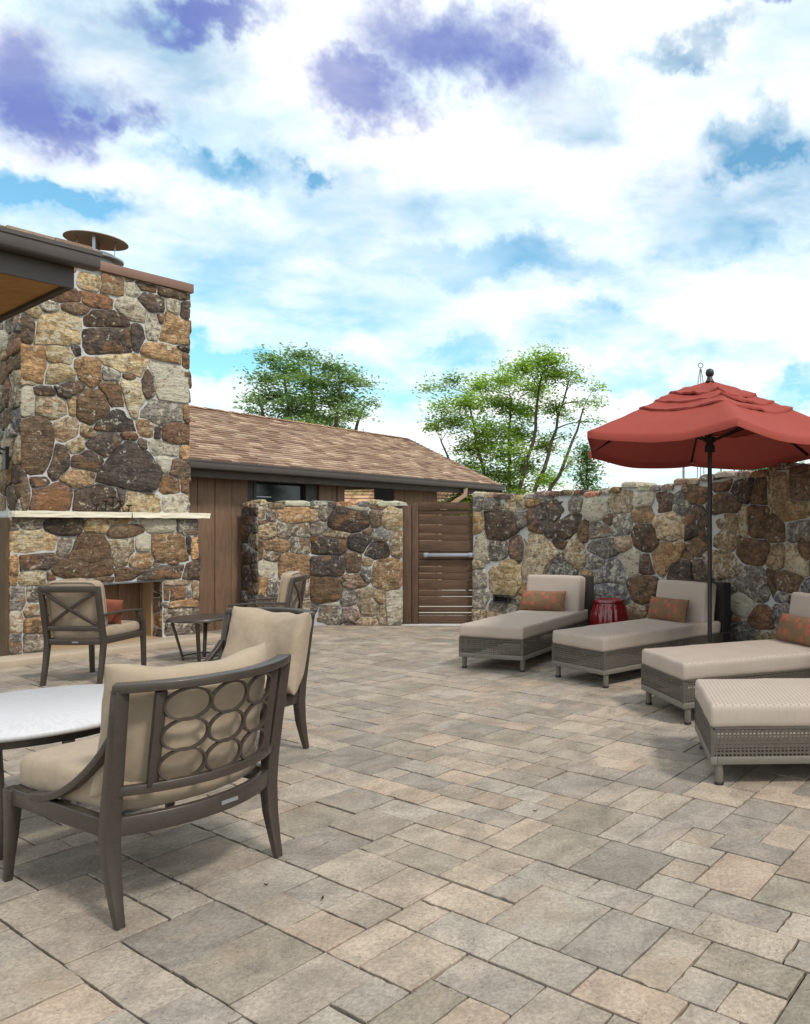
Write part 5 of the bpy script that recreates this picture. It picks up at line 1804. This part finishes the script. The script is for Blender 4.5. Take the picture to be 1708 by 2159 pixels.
def build_planting():
    rnd = random.Random(4)
    G1 = [(134, 166, 60), (152, 180, 72), (112, 144, 54), (172, 192, 100), (140, 170, 72)]
    G2 = [(104, 134, 72), (124, 150, 86), (92, 120, 68), (150, 170, 126), (114, 140, 92)]
    # airy multi-stemmed tree behind the wall
    Y = 18.6
    b = at(1075, 1107, Y); b.z = 0
    stems = []
    for top, y0, off in (((1150, 760), 1000, 0), ((985, 830), 1000, -.15), ((1230, 860), 1000, .25), ((1075, 830), 1000, -.05), ((930, 930), 1000, -.2), ((1200, 800), 990, .15)):
        t = at(top[0], top[1], Y + rnd.uniform(-.6, .6)); s = V((b.x + off, b.y + rnd.uniform(-.15, .15), 0))
        m1 = s.lerp(t, .35); m1.x = s.x + (t.x - s.x) * .22; m2 = s.lerp(t, .7)
        stems.append([s, m1, m2, t])
    cl = []
    spots = [(1150, 755, 34, 22), (1105, 775, 36, 22), (1175, 790, 36, 22), (1060, 800, 34, 20), (1130, 820, 40, 22), (1010, 815, 34, 20), (950, 805, 30, 14), (915, 815, 26, 12), (985, 850, 40, 22), (1050, 850, 42, 24), (1100, 865, 40, 22),
             (930, 860, 34, 18), (960, 890, 40, 20), (1030, 905, 44, 24), (1090, 915, 40, 24), (915, 900, 26, 16), (1000, 940, 44, 24), (1065, 955, 44, 26), (1040, 1000, 46, 24), (980, 985, 36, 20), (1110, 985, 36, 24), (1150, 940, 30, 20),
             (1215, 800, 30, 12), (1255, 815, 28, 12), (1265, 850, 24, 14), (1225, 850, 28, 14), (1240, 890, 28, 14), (1195, 880, 26, 16), (1190, 920, 26, 14), (1170, 860, 24, 16), (1150, 1010, 36, 20), (1085, 1030, 40, 20), (1200, 980, 26, 18)]
    for (x, y, rx, rz) in spots:
        s = Y / FPX
        wt = rx * rz * (.28 if x > 1185 else (.55 if x < 960 else 1))
        cl.append((at(x, y, Y + rnd.uniform(-1.0, 1.0)), (rx * s * .95, rx * s * 1.0, rz * s * 1.0), wt))
    make_tree('airy_tree', 'airy light green multi stemmed tree rising behind the gate', 'tree', (b.x, b.y, -.05), stems, cl, 34000, .090, G1, 3, None, .085)
    # rounder dark tree beyond the roof
    Y = 24.0
    b = at(660, 1107, Y); b.z = 0
    stems = []
    for top, off in (((600, 790), -.3), ((655, 770), 0), ((720, 800), .3), ((545, 840), -.4), ((770, 845), .4)):
        t = at(top[0], top[1], Y + rnd.uniform(-.8, .8)); s = V((b.x + off * .3, b.y, 0)); stems.append([s, V((s.x + off * .5, s.y, 2.5)), s.lerp(t, .75), t])
    cl = []
    for (x, y, rx, rz) in [(570, 755, 26, 12), (640, 750, 36, 14), (610, 780, 46, 18), (690, 775, 44, 16), (560, 800, 38, 16), (655, 805, 56, 20), (735, 800, 40, 16), (525, 845, 26, 12), (580, 835, 46, 18), (650, 845, 56, 20), (720, 840, 50, 18), (785, 850, 24, 12), (540, 870, 28, 12), (610, 870, 52, 18), (680, 880, 56, 18), (745, 870, 38, 14), (640, 900, 56, 14), (775, 815, 20, 10), (705, 905, 40, 14), (575, 895, 40, 12)]:
        s = Y / FPX; cl.append((at(x, y, Y + rnd.uniform(-1.3, 1.3)), (rx * s * .92, rx * s * 1.0, rz * s * .95), rx * rz * (.5 if x < 545 or x > 765 else 1)))
    make_tree('rounded_tree', 'dark green rounded tree standing beyond the shingled roof', 'tree', (b.x, b.y, -.05), stems, cl, 19000, .125, G2, 8, None, .13)
    # narrow evergreen just behind the wall
    Y = 12.6; s = Y / FPX
    b = at(1238, 1107, Y); b.z = 0
    cl = [(at(1238 + rnd.uniform(-7, 7), y, Y + rnd.uniform(-.1, .1)), (.10 + .0016 * (y - 930), .12 + .0016 * (y - 930), .12), 1) for y in range(945, 1105, 11)]
    make_tree('narrow_evergreen', 'narrow upright green shrub poking up behind the curved wall', 'shrub', (b.x, b.y, -.05), [[b, at(1238, 1020, Y), at(1237, 940, Y)]], cl, 5200, .055, [(70, 104, 50), (88, 124, 58), (104, 138, 70)], 5, None, .03)
    Y = 12.4; b = at(1620, 1107, Y); b.z = 0; s = Y / FPX
    cl = [(at(x, y, Y), (.26, .3, .16), 1) for x, y in ((1590, 985), (1620, 978), (1655, 976), (1600, 1010), (1640, 1010), (1620, 1040), (1665, 1000))]
    make_tree('round_shrub', 'blue green rounded shrub behind the wall under the umbrella edge', 'shrub', (b.x, b.y, -.05), [[b, at(1622, 1050, Y), at(1620, 985, Y)]], cl, 5200, .06, [(86, 116, 86), (108, 138, 100), (96, 134, 60)], 6, None, .04)
    Y = 21.5; b = at(800, 1107, Y); b.z = 0
    cl = [(at(x, y, Y + rnd.uniform(-.5, .5)), (.5, .6, .35), 1) for x, y in ((775, 1035), (800, 1028), (825, 1035), (850, 1040), (790, 1060), (830, 1065), (760, 1060))]
    make_tree('leafy_bush', 'bright green bush seen through the breezeway under the eave', 'bush', (b.x, b.y, -.05), [[b, at(800, 1060, Y), at(802, 1035, Y)]], cl, 4200, .11, [(110, 150, 50), (128, 168, 62), (92, 130, 44)], 9, None, .06)
    Y = 16.0; b = at(985, 1107, Y); b.z = 0
    cl = [(at(x, y, Y + rnd.uniform(-.3, .3)), (.25, .3, .2), 1) for x, y in ((965, 1050), (985, 1045), (1000, 1058), (975, 1070), (950, 1062))]
    make_tree('leafy_bush', 'small yellow green bush behind the gate beneath the downspout', 'bush', (b.x, b.y, -.05), [[b, at(985, 1075, Y), at(984, 1050, Y)]], cl, 2600, .07, [(140, 168, 62), (160, 180, 80), (118, 150, 52)], 10, None, .04)
    # thin poles beyond the wall
    pl = [(1441, 940, .022, 'pole'), (1486, 800, .018, 'mast'), (1520, 950, .016, 'pole'), (1548, 950, .014, 'pole')]
    names = ['slim grey pole standing alone left of the umbrella pole, beyond the wall', None, 'slim grey pole beyond the wall, first right of the umbrella pole', 'slim grey pole beyond the wall, second right of the umbrella pole']
    for (x, y, r, kind), nm in zip(pl, names):
        Y = 14.0; t = at(x, y, Y)
        if kind == 'pole':
            mb = MB(); mb.tube([(t.x, t.y, -.05), (t.x, t.y, t.z)], r, 8); mb.lathe([(r, 0), (r * 1.5, .01), (r * 1.5, .05), (r * .5, .07)], (t.x, t.y, t.z), 8)
            o = mb.build('slim_pole', M['galv'], None, org=(t.x, t.y, 0), smooth=True); tag(o, nm, 'pole', 'slim poles beyond the wall')
        else:
            t = at(1477, 775, Y)
            rt = empty('mast', (t.x, t.y, 0)); tag(rt, 'thin twin stay mast with a ring top rising behind the umbrella', 'mast')
            for dx in (-.05, .05):
                mb = MB(); mb.tube([(dx * 1.6, 0, -.05), (dx, 0, t.z - .28), (dx * .2, 0, t.z - .02)], .009, 6); mb.build('stay', M['galv'], rt, smooth=True)
            mb = MB(); mb.tube([(0, 0, -.05), (0, 0, t.z)], .008, 6); mb.build('pole', M['galv'], rt, smooth=True)
            mb = MB(); mb.tube([(.045 * math.cos(a), 0, t.z + .045 + .045 * math.sin(a)) for a in [2 * math.pi * i / 16 for i in range(16)]], .009, 6, True); mb.build('ring', M['galv'], rt, smooth=True)



def build_litter():
    rnd = random.Random(6)
    for (x, y) in ((680, 1897), (561, 1868), (1128, 1712)):
        p = ground(x, y); a = rnd.uniform(0, 6.28); L_ = rnd.uniform(.009, .014); w = L_ * .35
        vs = []; n = 5
        for k in range(n + 1):
            f = k / n - .5
            ww = w * (1 - (2 * f) ** 2) + .0006
            for sg in (-1, 0, 1):
                u, v = f * 2 * L_, sg * ww
                vs.append((p.x + u * math.cos(a) - v * math.sin(a), p.y + u * math.sin(a) + v * math.cos(a), .0045 + .006 * (2 * f) ** 2 + .004 * abs(sg)))
        fs = [(k * 3 + j, k * 3 + j + 1, k * 3 + j + 4, k * 3 + j + 3) for k in range(n) for j in range(2)]
        mb = MB(); mb.add(vs, fs); o = mb.build('dry_leaf', M['litter'], None, org=(p.x, p.y, 0.002), smooth=True)
        tag(o, 'tiny curled dark leaf fragment lying on the paving', 'leaf', 'leaf fragments on the paving')


build_ground()
build_patio()
build_litter()
build_fireplace()
build_walls()
build_gate()
build_house()
build_porch_roof()
build_loungers()
build_umbrella()
build_stool()
build_seating()
build_planting()
